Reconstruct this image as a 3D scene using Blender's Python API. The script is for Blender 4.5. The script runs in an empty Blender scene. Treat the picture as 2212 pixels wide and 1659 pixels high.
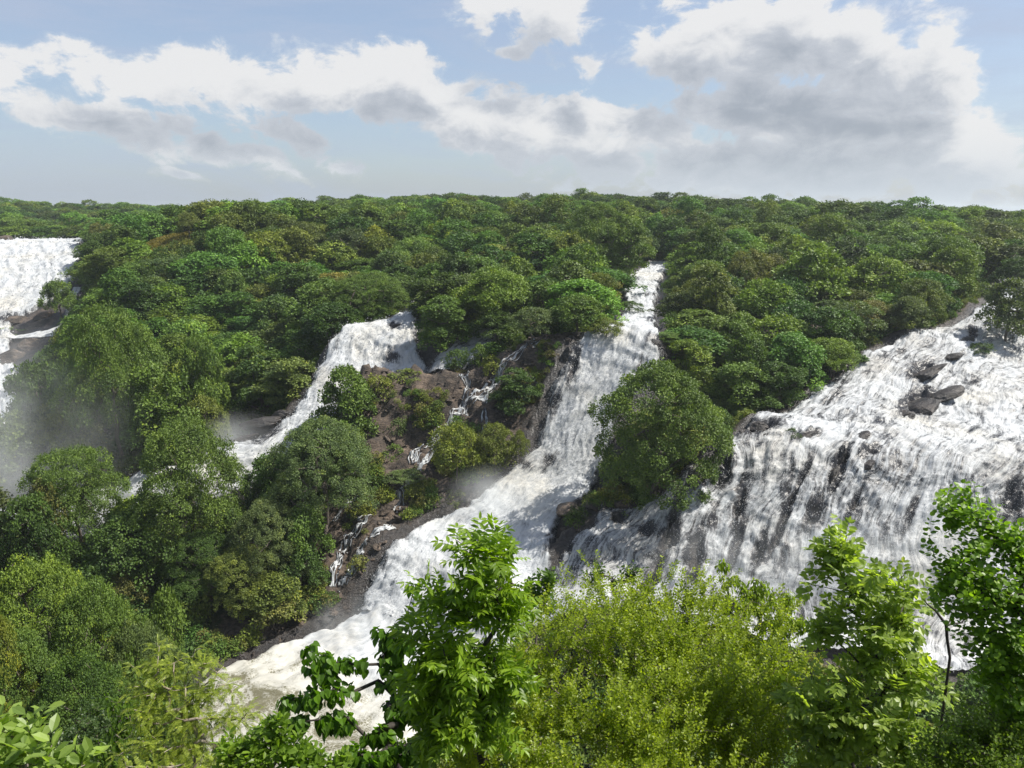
import bpy, math, random
import numpy as np
from mathutils import Vector, Euler, Matrix

random.seed(7)
RNG = np.random.default_rng(7)
scene = bpy.context.scene
COL = scene.collection
R = math.radians

# ------------------------------------------------------------------ camera
PITCH = R(12.5)
FPX, CX, CY = 1671.0, 1106.0, 829.5          # the photograph measured on a 2212 x 1659 grid
cam_d = bpy.data.cameras.new('camera')
cam_d.sensor_width = 36.0
cam_d.lens = 36.0 * FPX / 2212.0
cam_d.clip_start = 0.1
cam_d.clip_end = 20000.0
cam = bpy.data.objects.new('camera', cam_d)
COL.objects.link(cam)
cam.location = (0, 0, 0)
cam.rotation_euler = (math.pi / 2 - PITCH, 0, 0)
scene.camera = cam
CP, SP = math.cos(PITCH), math.sin(PITCH)


def pix(u, v, Y):
    """World point seen at (u, v) whose forward distance is Y."""
    a = (u - CX) / FPX
    b = (CY - v) / FPX
    t = Y / (CP + b * SP)
    return np.array((a * t, Y, t * (b * CP - SP)))


def dist_along(v, Y):
    b = (CY - v) / FPX
    return Y / (CP + b * SP)


def azel(u, v):
    p = pix(u, v, 1.0)
    return math.atan2(p[0], p[1]), math.atan2(p[2], math.hypot(p[0], p[1]))


# ------------------------------------------------------------------ sky and sun
SUN_AZ, SUN_EL = R(86.0), R(54.0)            # azimuth from +Y towards +X
world = bpy.data.worlds.new('World')
scene.world = world
world.use_nodes = True
world.cycles.sampling_method = 'MANUAL'
world.cycles.sample_map_resolution = 256
wn = world.node_tree
wn.nodes.clear()


def nd(tree, kind, **kw):
    n = tree.nodes.new(kind)
    for k, val in kw.items():
        setattr(n, k, val)
    return n


def build_world():
    N, L = wn.nodes, wn.links
    out = nd(wn, 'ShaderNodeOutputWorld')
    bg = nd(wn, 'ShaderNodeBackground')
    bgc = nd(wn, 'ShaderNodeBackground')
    mixs = nd(wn, 'ShaderNodeMixShader')
    sky = nd(wn, 'ShaderNodeTexSky', sky_type='NISHITA')
    sky.sun_disc = False
    sky.sun_elevation = SUN_EL
    sky.sun_rotation = SUN_AZ
    sky.altitude = 400
    sky.air_density = 1.0
    sky.dust_density = 2.2
    sky.ozone_density = 1.5
    bg.inputs['Strength'].default_value = 0.092
    bgc.inputs['Strength'].default_value = 0.62
    L.new(sky.outputs[0], bg.inputs['Color'])
    tc = nd(wn, 'ShaderNodeTexCoord')
    sep = nd(wn, 'ShaderNodeSeparateXYZ')
    L.new(tc.outputs['Generated'], sep.inputs[0])

    def math_(op, a, b=None, c=None, clamp=False):
        n = nd(wn, 'ShaderNodeMath', operation=op)
        n.use_clamp = clamp
        for i, s in enumerate((a, b, c)):
            if s is None:
                continue
            if isinstance(s, (int, float)):
                n.inputs[i].default_value = s
            else:
                L.new(s, n.inputs[i])
        return n.outputs[0]

    def vmath(op, a, b=None):
        n = nd(wn, 'ShaderNodeVectorMath', operation=op)
        for i, s in enumerate((a, b)):
            if s is None:
                continue
            if isinstance(s, tuple):
                n.inputs[i].default_value = s
            else:
                L.new(s, n.inputs[i])
        return n.outputs['Value'] if op == 'LENGTH' else n.outputs[0]

    def sstep(x, lo, hi):
        n = nd(wn, 'ShaderNodeMapRange', interpolation_type='SMOOTHSTEP')
        L.new(x, n.inputs['Value'])
        n.inputs['From Min'].default_value = lo
        n.inputs['From Max'].default_value = hi
        return n.outputs['Result']

    az = math_('ARCTAN2', sep.outputs[0], sep.outputs[1])
    el = math_('ARCSINE', sep.outputs[2])
    q = nd(wn, 'ShaderNodeCombineXYZ')
    L.new(az, q.inputs[0])
    L.new(el, q.inputs[1])
    q = q.outputs[0]
    qs = vmath('MULTIPLY', q, (1.0, 1.5, 1.0))

    def noise(vec, scale, detail, rough, dist=0.0):
        n = nd(wn, 'ShaderNodeTexNoise', noise_dimensions='3D')
        n.inputs['Scale'].default_value = scale
        n.inputs['Detail'].default_value = detail
        n.inputs['Roughness'].default_value = rough
        n.inputs['Distortion'].default_value = dist
        L.new(vec, n.inputs['Vector'])
        return n.outputs['Fac'], n.outputs['Color']

    # cumulus banks: u, v, half width, half height (picture grid), tilt, weight
    blobs = [
        (1700, 95, 270, 120, 0, 1.0), (1560, 60, 150, 80, 0, .8), (1900, 190, 170, 110, 20, 1.0),
        (1700, 250, 300, 80, 5, 1.0), (1480, 120, 110, 70, 10, .75), (2010, 170, 90, 120, 0, .8),
        (1950, 270, 260, 60, 8, .9),
        (820, 195, 200, 80, 12, 1.0), (860, 140, 110, 60, 0, .85), (520, 180, 210, 62, 5, .85),
        (270, 165, 150, 60, 10, .8), (700, 190, 140, 60, 8, .85), (930, 235, 150, 55, 20, .9),
        (1160, 270, 190, 72, 5, .9), (1040, 300, 170, 50, 12, .8), (1330, 265, 200, 55, 0, .9),
        (240, 262, 190, 42, 18, .75), (440, 300, 190, 40, 14, .65), (120, 240, 130, 40, 10, .6),
        (610, 290, 130, 36, 22, .55),
        (-20, 140, 90, 62, 20, .9), (1180, 30, 110, 85, -10, .7), (1080, 8, 90, 60, 0, .7), (1105, 105, 60, 26, 10, .5),
        (1265, 130, 46, 34, 35, .45), (385, 378, 52, 17, 18, .62), (700, 352, 90, 22, 15, .35),
        (1260, 335, 240, 60, 4, .62), (1560, 350, 280, 60, 2, .72), (1850, 355, 300, 75, 0, .8), (1450, 395, 240, 30, 0, .42), (1800, 405, 280, 34, 0, .5), (2120, 400, 160, 50, 0, .55),
        (2080, 330, 120, 60, 0, .7), (1280, 385, 70, 25, 5, .5),
    ]

    def envelope(vec):
        acc = None
        for (u, v, w, h, tilt, wt) in blobs:
            a0, e0 = azel(u, v)
            a1, _ = azel(u + w, v)
            _, e1 = azel(u, v - h)
            mp = nd(wn, 'ShaderNodeMapping', vector_type='TEXTURE')
            mp.inputs['Location'].default_value = (a0, e0, 0)
            mp.inputs['Rotation'].default_value = (0, 0, -R(tilt))
            mp.inputs['Scale'].default_value = (abs(a1 - a0) * 1.25, abs(e1 - e0) * 1.25, 1)
            L.new(vec, mp.inputs['Vector'])
            ln = vmath('LENGTH', mp.outputs[0])
            e = math_('MULTIPLY_ADD', ln, -wt, wt)
            if acc is None:
                acc = e
            else:
                acc = math_('SMOOTH_MAX', acc, e, 0.22)
        return acc

    def billow(vec_qs):
        f1, _ = noise(vec_qs, 17.0, 10.0, 0.60, 0.35)
        return math_('MULTIPLY_ADD', f1, 1.9, -1.0)

    def bank(vec_q, vec_qs):
        _, wc = noise(vec_qs, 10.0, 7.0, 0.62)
        wv = vmath('MULTIPLY', vmath('SUBTRACT', wc, (.5, .5, .5)), (.085, .055, 0))
        e = envelope(vmath('ADD', vec_q, wv))
        # beyond the picture broken cumulus carries on, thinned to lower the fill light
        f0, _ = noise(vec_qs, 3.1, 3.0, 0.5)
        absaz = math_('ABSOLUTE', az)
        outside = math_('MAXIMUM', sstep(absaz, .62, .85), sstep(el, .27, .42))
        gen = math_('MULTIPLY_ADD', f0, 3.0, -1.75)
        return math_('ADD', math_('MULTIPLY', e, math_('SUBTRACT', 1.0, outside)), math_('MULTIPLY', gen, outside))

    D = math_('ADD', bank(q, qs), billow(qs))
    # how much cloud lies above towards the sun, and the relief of each billow
    q2 = vmath('ADD', q, (.022, .060, 0))
    q3 = vmath('ADD', q, (.014, .020, 0))
    s2 = vmath('MULTIPLY', q2, (1.0, 1.5, 1.0))
    s3 = vmath('MULTIPLY', q3, (1.0, 1.5, 1.0))
    D2 = math_('ADD', bank(q2, s2), math_('MULTIPLY', billow(s3), .75))
    alpha = sstep(D, -0.06, 0.26)
    shade = sstep(D2, -.30, .72)
    deep = sstep(D, .1, .85)
    sh = math_('MULTIPLY', shade, math_('MULTIPLY_ADD', deep, .62, .38))
    ramp = nd(wn, 'ShaderNodeValToRGB')
    L.new(sh, ramp.inputs[0])
    cr = ramp.color_ramp
    cr.elements[0].position = 0.0
    cr.elements[0].color = (.82, .82, .825, 1)
    cr.elements[1].position = 1.0
    cr.elements[1].color = (.355, .395, .455, 1)
    m = cr.elements.new(0.32)
    m.color = (.545, .575, .63, 1)
    # low cloud melts into the pale air near the horizon
    lowc = sstep(el, -.02, .10)
    cm = nd(wn, 'ShaderNodeMix', data_type='RGBA')
    L.new(lowc, cm.inputs[0])
    cm.inputs[6].default_value = (.56, .62, .69, 1)
    L.new(ramp.outputs[0], cm.inputs[7])
    L.new(cm.outputs[2], bgc.inputs['Color'])
    # thin high veil
    st = vmath('MULTIPLY', q, (1.0, 5.0, 1.0))
    fv, _ = noise(st, 3.2, 7.0, 0.62, 0.5)
    veil = math_('MULTIPLY_ADD', sstep(fv, .40, .74), .42, .36)
    rightglow = math_('MULTIPLY', sstep(az, .25, .75), .45)
    veil = math_('MAXIMUM', veil, rightglow)
    hz = math_('MULTIPLY', math_('SUBTRACT', 1.0, sstep(el, -.05, .17)), .62)
    veil = math_('MAXIMUM', veil, hz)
    a_all = math_('MAXIMUM', math_('MULTIPLY', alpha, .97), math_('MULTIPLY', veil, 1.0), clamp=True)
    # colour of the veil where there is no cumulus
    cm2 = nd(wn, 'ShaderNodeMix', data_type='RGBA')
    L.new(alpha, cm2.inputs[0])
    cm2.inputs[6].default_value = (.46, .53, .68, 1)
    L.new(cm.outputs[2], cm2.inputs[7])
    L.new(cm2.outputs[2], bgc.inputs['Color'])
    L.new(a_all, mixs.inputs[0])
    L.new(bg.outputs[0], mixs.inputs[1])
    L.new(bgc.outputs[0], mixs.inputs[2])
    L.new(mixs.outputs[0], out.inputs['Surface'])


build_world()
sun_d = bpy.data.lights.new('sun', 'SUN')
sun_d.energy = 4.9
sun_d.angle = R(0.5)
sun_d.color = (1.0, .95, .86)
sun = bpy.data.objects.new('sun', sun_d)
COL.objects.link(sun)
sdir = Vector((math.sin(SUN_AZ) * math.cos(SUN_EL), math.cos(SUN_AZ) * math.cos(SUN_EL), math.sin(SUN_EL)))
sun.rotation_euler = sdir.to_track_quat('Z', 'Y').to_euler()
sun.location = (60, 40, 120)

vs = scene.view_settings
vs.view_transform = 'Standard'
vs.look = 'None'
vs.gamma = 1.0
vs.exposure = 0.72
vs.use_curve_mapping = False
scene.render.engine = 'CYCLES'
cy = scene.cycles
cy.max_bounces = 6
cy.diffuse_bounces = 2
cy.glossy_bounces = 2
cy.transmission_bounces = 4
cy.volume_bounces = 2
cy.transparent_max_bounces = 8
cy.use_denoising = True
cy.denoiser = 'OPENIMAGEDENOISE'
cy.denoising_input_passes = 'RGB_ALBEDO_NORMAL'
cy.denoising_prefilter = 'NONE'
cy.volume_step_rate = 1.0
cy.volume_max_steps = 128
cy.sample_clamp_indirect = 6.0


# ------------------------------------------------------------------ helpers
def tag(o, label=None, cat=None, group=None, kind=None):
    if label:
        o['label'] = label
    if cat:
        o['category'] = cat
    if group:
        o['group'] = group
    if kind:
        o['kind'] = kind
    return o


def empty(name, loc):
    o = bpy.data.objects.new(name, None)
    o.empty_display_size = .3
    o.location = loc
    COL.objects.link(o)
    return o


def mesh_np(name, verts, faces, mat=None, smooth=False, attrs=None):
    """verts (n,3); faces (m,k) all of the same k."""
    me = bpy.data.meshes.new(name)
    verts = np.ascontiguousarray(verts, dtype=np.float32)
    faces = np.ascontiguousarray(faces, dtype=np.int32)
    m, k = faces.shape
    me.vertices.add(len(verts))
    me.vertices.foreach_set('co', verts.ravel())
    me.loops.add(m * k)
    me.loops.foreach_set('vertex_index', faces.ravel())
    me.polygons.add(m)
    me.polygons.foreach_set('loop_start', np.arange(0, m * k, k, dtype=np.int32))
    me.polygons.foreach_set('use_smooth', np.full(m, smooth, dtype=bool))
    me.update(calc_edges=True)
    for an, (dom, arr) in (attrs or {}).items():
        arr = np.ascontiguousarray(arr, dtype=np.float32)
        if arr.ndim == 1:
            at = me.attributes.new(an, 'FLOAT', dom)
            at.data.foreach_set('value', arr)
        else:
            at = me.attributes.new(an, 'FLOAT_VECTOR', dom)
            at.data.foreach_set('vector', arr.ravel())
    if mat:
        me.materials.append(mat)
    return me


def link(name, me, parent=None):
    o = bpy.data.objects.new(name, me)
    COL.objects.link(o)
    if parent:
        o.parent = parent
    return o


def _hash(ix, iy, iz, seed):
    h = (ix * 374761393 + iy * 668265263 + iz * 2147483647 + seed * 974711) & 0xFFFFFFFF
    h = ((h ^ (h >> 13)) * 1274126177) & 0xFFFFFFFF
    h = ((h ^ (h >> 15)) * 2246822519) & 0xFFFFFFFF
    return ((h ^ (h >> 16)) & 0xFFFFFF) / float(0xFFFFFF)


def vnoise(p, seed=0):
    """value noise in 0..1 for an array of points (n,3)"""
    p = np.asarray(p, dtype=np.float64)
    i = np.floor(p).astype(np.int64)
    f = p - i
    f = f * f * f * (f * (f * 6 - 15) + 10)
    out = 0.0
    for dx in (0, 1):
        wx = f[:, 0] if dx else 1 - f[:, 0]
        for dy in (0, 1):
            wy = f[:, 1] if dy else 1 - f[:, 1]
            for dz in (0, 1):
                wz = f[:, 2] if dz else 1 - f[:, 2]
                out = out + wx * wy * wz * _hash(i[:, 0] + dx, i[:, 1] + dy, i[:, 2] + dz, seed)
    return out


def fbm(p, octaves=4, seed=0, gain=.5):
    p = np.asarray(p, dtype=np.float64)
    s, a, tot = 0.0, 1.0, 0.0
    for o in range(octaves):
        s = s + a * vnoise(p * (2.03 ** o) + 17.3 * o, seed + o)
        tot += a
        a *= gain
    return s / tot


def sm(x, lo, hi):
    t = np.clip((x - lo) / (hi - lo), 0, 1)
    return t * t * (3 - 2 * t)


def norm(v):
    return v / np.maximum(np.linalg.norm(v, axis=-1, keepdims=True), 1e-9)


# ------------------------------------------------------------------ materials
def new_mat(name):
    m = bpy.data.materials.new(name)
    m.use_nodes = True
    m.node_tree.nodes.clear()
    return m, m.node_tree


class NT:
    """short node-graph writer"""

    def __init__(self, tree):
        self.t = tree

    def n(self, kind, **kw):
        return nd(self.t, kind, **kw)

    def l(self, a, b):
        self.t.links.new(a, b)

    def set(self, sock, val):
        if hasattr(val, 'is_linked') or hasattr(val, 'links'):
            self.l(val, sock)
        else:
            sock.default_value = val

    def math(self, op, a, b=0.0, c=0.0, clamp=False):
        n = self.n('ShaderNodeMath', operation=op)
        n.use_clamp = clamp
        for i, s in enumerate((a, b, c)):
            self.set(n.inputs[i], s)
        return n.outputs[0]

    def mixc(self, f, a, b, mode='MIX'):
        n = self.n('ShaderNodeMix', data_type='RGBA', blend_type=mode)
        n.clamp_factor = True
        self.set(n.inputs[0], f)
        self.set(n.inputs[6], a)
        self.set(n.inputs[7], b)
        return n.outputs[2]

    def noise(self, vec, scale, detail=4., rough=.55, dist=0.):
        n = self.n('ShaderNodeTexNoise')
        if vec is not None:
            self.l(vec, n.inputs['Vector'])
        n.inputs['Scale'].default_value = scale
        n.inputs['Detail'].default_value = detail
        n.inputs['Roughness'].default_value = rough
        n.inputs['Distortion'].default_value = dist
        return n.outputs['Fac']

    def step(self, x, lo, hi, a=0., b=1.):
        n = self.n('ShaderNodeMapRange', interpolation_type='SMOOTHSTEP')
        self.l(x, n.inputs['Value'])
        for k, v in (('From Min', lo), ('From Max', hi), ('To Min', a), ('To Max', b)):
            n.inputs[k].default_value = v
        return n.outputs['Result']

    def attr(self, name, kind='GEOMETRY'):
        n = self.n('ShaderNodeAttribute', attribute_type=kind, attribute_name=name)
        return n

    def vmul(self, vec, s):
        n = self.n('ShaderNodeVectorMath', operation='MULTIPLY')
        self.l(vec, n.inputs[0])
        n.inputs[1].default_value = s
        return n.outputs[0]


def leaf_material(name, source, gloss=.35, rough=.45, trans=.35):
    """source: 'object' reads the object's own colour, 'instance' the colour stored with a scattered plant"""
    m, t = new_mat(name)
    g = NT(t)
    out = g.n('ShaderNodeOutputMaterial')
    if source == 'object':
        col = g.n('ShaderNodeObjectInfo').outputs['Color']
    else:
        col = g.attr('tone', 'INSTANCER').outputs['Color']
    tint = g.attr('tint').outputs['Fac']
    dark = g.mixc(tint, (.50, .56, .56, 1), (1.60, 1.50, 1.10, 1))  # random leaf tone, its bright end raised to paint in sunlit highlights
    c = g.mixc(1.0, col, dark, 'MULTIPLY')
    yl = g.step(tint, .86, 1.0, 0., .45)  # yellow highlight put into the colour of the brightest leaves
    c = g.mixc(yl, c, g.mixc(1.0, c, (1.7, 1.35, .6, 1), 'MULTIPLY'))
    b = g.n('ShaderNodeBsdfPrincipled')
    g.l(c, b.inputs['Base Color'])
    b.inputs['Roughness'].default_value = rough
    b.inputs['Specular IOR Level'].default_value = gloss
    tr = g.n('ShaderNodeBsdfTranslucent')
    tc = g.mixc(1.0, c, (1.55, 1.6, .55, 1), 'MULTIPLY')
    g.l(tc, tr.inputs['Color'])
    mx = g.n('ShaderNodeMixShader')
    mx.inputs[0].default_value = trans
    g.l(b.outputs[0], mx.inputs[1])
    g.l(tr.outputs[0], mx.inputs[2])
    g.l(mx.outputs[0], out.inputs['Surface'])
    return m


def bark_material(name, c0, c1, scale=6.):
    m, t = new_mat(name)
    g = NT(t)
    out = g.n('ShaderNodeOutputMaterial')
    b = g.n('ShaderNodeBsdfPrincipled')
    tc = g.n('ShaderNodeTexCoord').outputs['Object']
    f = g.noise(g.vmul(tc, (1, 1, .3)), scale, 6, .65)
    g.l(g.mixc(g.step(f, .3, .7), c0, c1), b.inputs['Base Color'])
    b.inputs['Roughness'].default_value = .85
    bp = g.n('ShaderNodeBump')
    bp.inputs['Strength'].default_value = .5
    g.l(f, bp.inputs['Height'])
    g.l(bp.outputs[0], b.inputs['Normal'])
    g.l(b.outputs[0], out.inputs['Surface'])
    return m


def rock_nodes(g, pos):
    """weathered brown gneiss: colour and height sockets"""
    n1 = g.noise(pos, .35, 6, .62)
    n2 = g.noise(g.vmul(pos, (1., 1., 2.6)), 1.5, 8, .65, .6)
    n3 = g.noise(pos, 6., 6, .7)
    c = g.mixc(g.step(n1, .32, .68), (.048, .039, .031, 1), (.185, .138, .100, 1))
    c = g.mixc(g.step(n2, .36, .70), g.mixc(1., c, (.36, .36, .40, 1), 'MULTIPLY'), c)  # shade painted into the crevices: darker where the relief is low
    c = g.mixc(g.step(n3, .56, .8, 0, .7), c, (.33, .26, .20, 1))  # lit rock tone painted onto the raised grain
    h = g.math('ADD', g.math('MULTIPLY', n2, .7), g.math('MULTIPLY', n3, .3))
    return c, h


def rock_material(name, wet=0.0):
    m, t = new_mat(name)
    g = NT(t)
    out = g.n('ShaderNodeOutputMaterial')
    b = g.n('ShaderNodeBsdfPrincipled')
    pos = g.n('ShaderNodeNewGeometry').outputs['Position']
    c, h = rock_nodes(g, pos)
    if wet:
        c = g.mixc(wet, c, (.012, .012, .014, 1))
    g.l(c, b.inputs['Base Color'])
    b.inputs['Roughness'].default_value = .85 - .5 * wet
    bp = g.n('ShaderNodeBump')
    bp.inputs['Strength'].default_value = .8
    bp.inputs['Distance'].default_value = .4
    g.l(h, bp.inputs['Height'])
    g.l(bp.outputs[0], b.inputs['Normal'])
    g.l(b.outputs[0], out.inputs['Surface'])
    return m


def ground_material():
    m, t = new_mat('ground')
    g = NT(t)
    out = g.n('ShaderNodeOutputMaterial')
    b = g.n('ShaderNodeBsdfPrincipled')
    pos = g.n('ShaderNodeNewGeometry').outputs['Position']
    rc, rh = rock_nodes(g, pos)
    soil = g.mixc(g.step(g.noise(pos, .8, 6, .6), .35, .65), (.022, .034, .012, 1), (.05, .062, .02, 1))
    grass = g.mixc(g.step(g.noise(pos, .5, 6, .6), .35, .65), (.20, .15, .055, 1), (.13, .14, .04, 1))
    rk = g.attr('rock').outputs['Fac']
    gr = g.attr('grass').outputs['Fac']
    wet = g.attr('wet').outputs['Fac']
    nz = g.noise(pos, .6, 6, .65)
    rf = g.step(g.math('ADD', rk, g.math('MULTIPLY_ADD', nz, .9, -.45)), .35, .6)
    c = g.mixc(rf, soil, rc)
    c = g.mixc(gr, c, grass)
    c = g.mixc(g.math('MULTIPLY', wet, .78), c, (.016, .016, .018, 1))
    g.l(c, b.inputs['Base Color'])
    g.l(g.math('MULTIPLY_ADD', wet, -.55, .9), b.inputs['Roughness'])
    bp = g.n('ShaderNodeBump')
    bp.inputs['Strength'].default_value = .9
    bp.inputs['Distance'].default_value = .5
    g.l(rh, bp.inputs['Height'])
    g.l(bp.outputs[0], b.inputs['Normal'])
    g.l(b.outputs[0], out.inputs['Surface'])
    return m


def water_material(name, pool=False):
    """falling white water: aerated foam over wet rock; 'flow' holds (metres along, metres across)"""
    m, t = new_mat(name)
    g = NT(t)
    out = g.n('ShaderNodeOutputMaterial')
    fl = g.attr('flow').outputs['Vector']
    pos = g.n('ShaderNodeNewGeometry').outputs['Position']
    thin = g.attr('thin').outputs['Fac']
    s1 = g.noise(g.vmul(fl, (.10, .95, 1)), 1.0, 7, .68, .8)
    s2 = g.noise(g.vmul(fl, (.40, 3.4, 1)), 1.0, 5, .72, .5)
    s3 = g.noise(pos, .55, 8, .66, .5)
    st = g.math('ADD', g.math('MULTIPLY', s1, .42), g.math('ADD', g.math('MULTIPLY', s2, .25), g.math('MULTIPLY', s3, .33)))
    # thin runs from 0 (deep foam) to 1 (bare wet rock)
    cover = g.math('ADD', st, g.math('MULTIPLY', thin, -.36))
    foam = g.step(cover, .26, .43)
    cream = g.step(g.noise(pos, .09, 5, .6), .45, .72, 0, .75)
    white = g.mixc(cream, (.62, .64, .655, 1), (.63, .595, .515, 1))
    grey = g.mixc(.6, white, (.30, .33, .36, 1))
    fc = g.mixc(g.step(g.math('ADD', g.math('MULTIPLY', s2, .55), g.math('MULTIPLY', s3, .45)), .36, .58), grey, white)
    rock = g.mixc(g.step(s3, .4, .7), (.022, .023, .027, 1), (.065, .06, .058, 1))
    c = g.mixc(foam, rock, fc)
    rough = g.math('MULTIPLY_ADD', foam, .45, .25)
    if pool:
        calm = g.attr('calm').outputs['Fac']
        vo = g.n('ShaderNodeTexVoronoi', feature='DISTANCE_TO_EDGE')
        wv = g.n('ShaderNodeVectorMath', operation='ADD')
        nz = g.n('ShaderNodeTexNoise')
        g.l(pos, nz.inputs['Vector'])
        nz.inputs['Scale'].default_value = .45
        nz.inputs['Detail'].default_value = 5
        sc = g.n('ShaderNodeVectorMath', operation='SCALE')
        g.l(nz.outputs['Color'], sc.inputs[0])
        sc.inputs['Scale'].default_value = 3.2
        g.l(pos, wv.inputs[0])
        g.l(sc.outputs[0], wv.inputs[1])
        g.l(g.vmul(wv.outputs[0], (.42, .62, .0)), vo.inputs['Vector'])
        vein = g.step(vo.outputs['Distance'], .02, .20, 1., 0.)
        pn = g.noise(pos, .22, 7, .68, .7)
        fpool = g.math('MAXIMUM', g.math('MULTIPLY', vein, g.step(pn, .30, .50)), g.step(pn, .40, .56))
        fpool = g.math('SUBTRACT', fpool, g.step(calm, .7, 1.0, 0., .22), clamp=True)
        turbid = g.mixc(s3, (.12, .115, .07, 1), (.22, .205, .135, 1))
        pc = g.mixc(fpool, turbid, (.62, .61, .555, 1))
        cs = g.step(calm, .12, .6)
        c = g.mixc(cs, c, pc)
        rough = g.math('MULTIPLY', rough, g.math('MULTIPLY_ADD', cs, -.45, 1.))
    b = g.n('ShaderNodeBsdfPrincipled')
    g.l(c, b.inputs['Base Color'])
    g.l(rough, b.inputs['Roughness'])
    b.inputs['Specular IOR Level'].default_value = .25
    bp = g.n('ShaderNodeBump')
    bp.inputs['Strength'].default_value = .55
    bp.inputs['Distance'].default_value = .5
    g.l(st, bp.inputs['Height'])
    g.l(bp.outputs[0], b.inputs['Normal'])
    # aerated water lets a little light through
    tr = g.n('ShaderNodeBsdfTranslucent')
    g.l(c, tr.inputs['Color'])
    mx = g.n('ShaderNodeMixShader')
    g.l(g.math('MULTIPLY', foam, .22), mx.inputs[0])
    g.l(b.outputs[0], mx.inputs[1])
    g.l(tr.outputs[0], mx.inputs[2])
    g.l(mx.outputs[0], out.inputs['Surface'])
    return m


M_LEAF = leaf_material('tree_leaves', 'object', .25, .5, .22)
M_LEAF_NEAR = leaf_material('near_leaves', 'object', .42, .40, .55)
M_LEAF_FAR = leaf_material('scattered_leaves', 'instance', .2, .55, .21)
M_BARK = bark_material('grey_brown_bark', (.055, .045, .035, 1), (.15, .125, .10, 1))
M_BARK_DARK = bark_material('dark_bark', (.018, .014, .012, 1), (.06, .05, .042, 1), 12)
M_BARK_PALE = bark_material('pale_bark', (.17, .13, .10, 1), (.36, .31, .26, 1), 10)
M_ROCK = rock_material('brown_rock')
M_ROCK_WET = rock_material('wet_rock', .72)
M_GROUND = ground_material()
M_WATER = water_material('white_water')
M_POOL = water_material('foaming_pool', True)
M_GRASS = leaf_material('dry_grass', 'object', .1, .8, .3)

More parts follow.
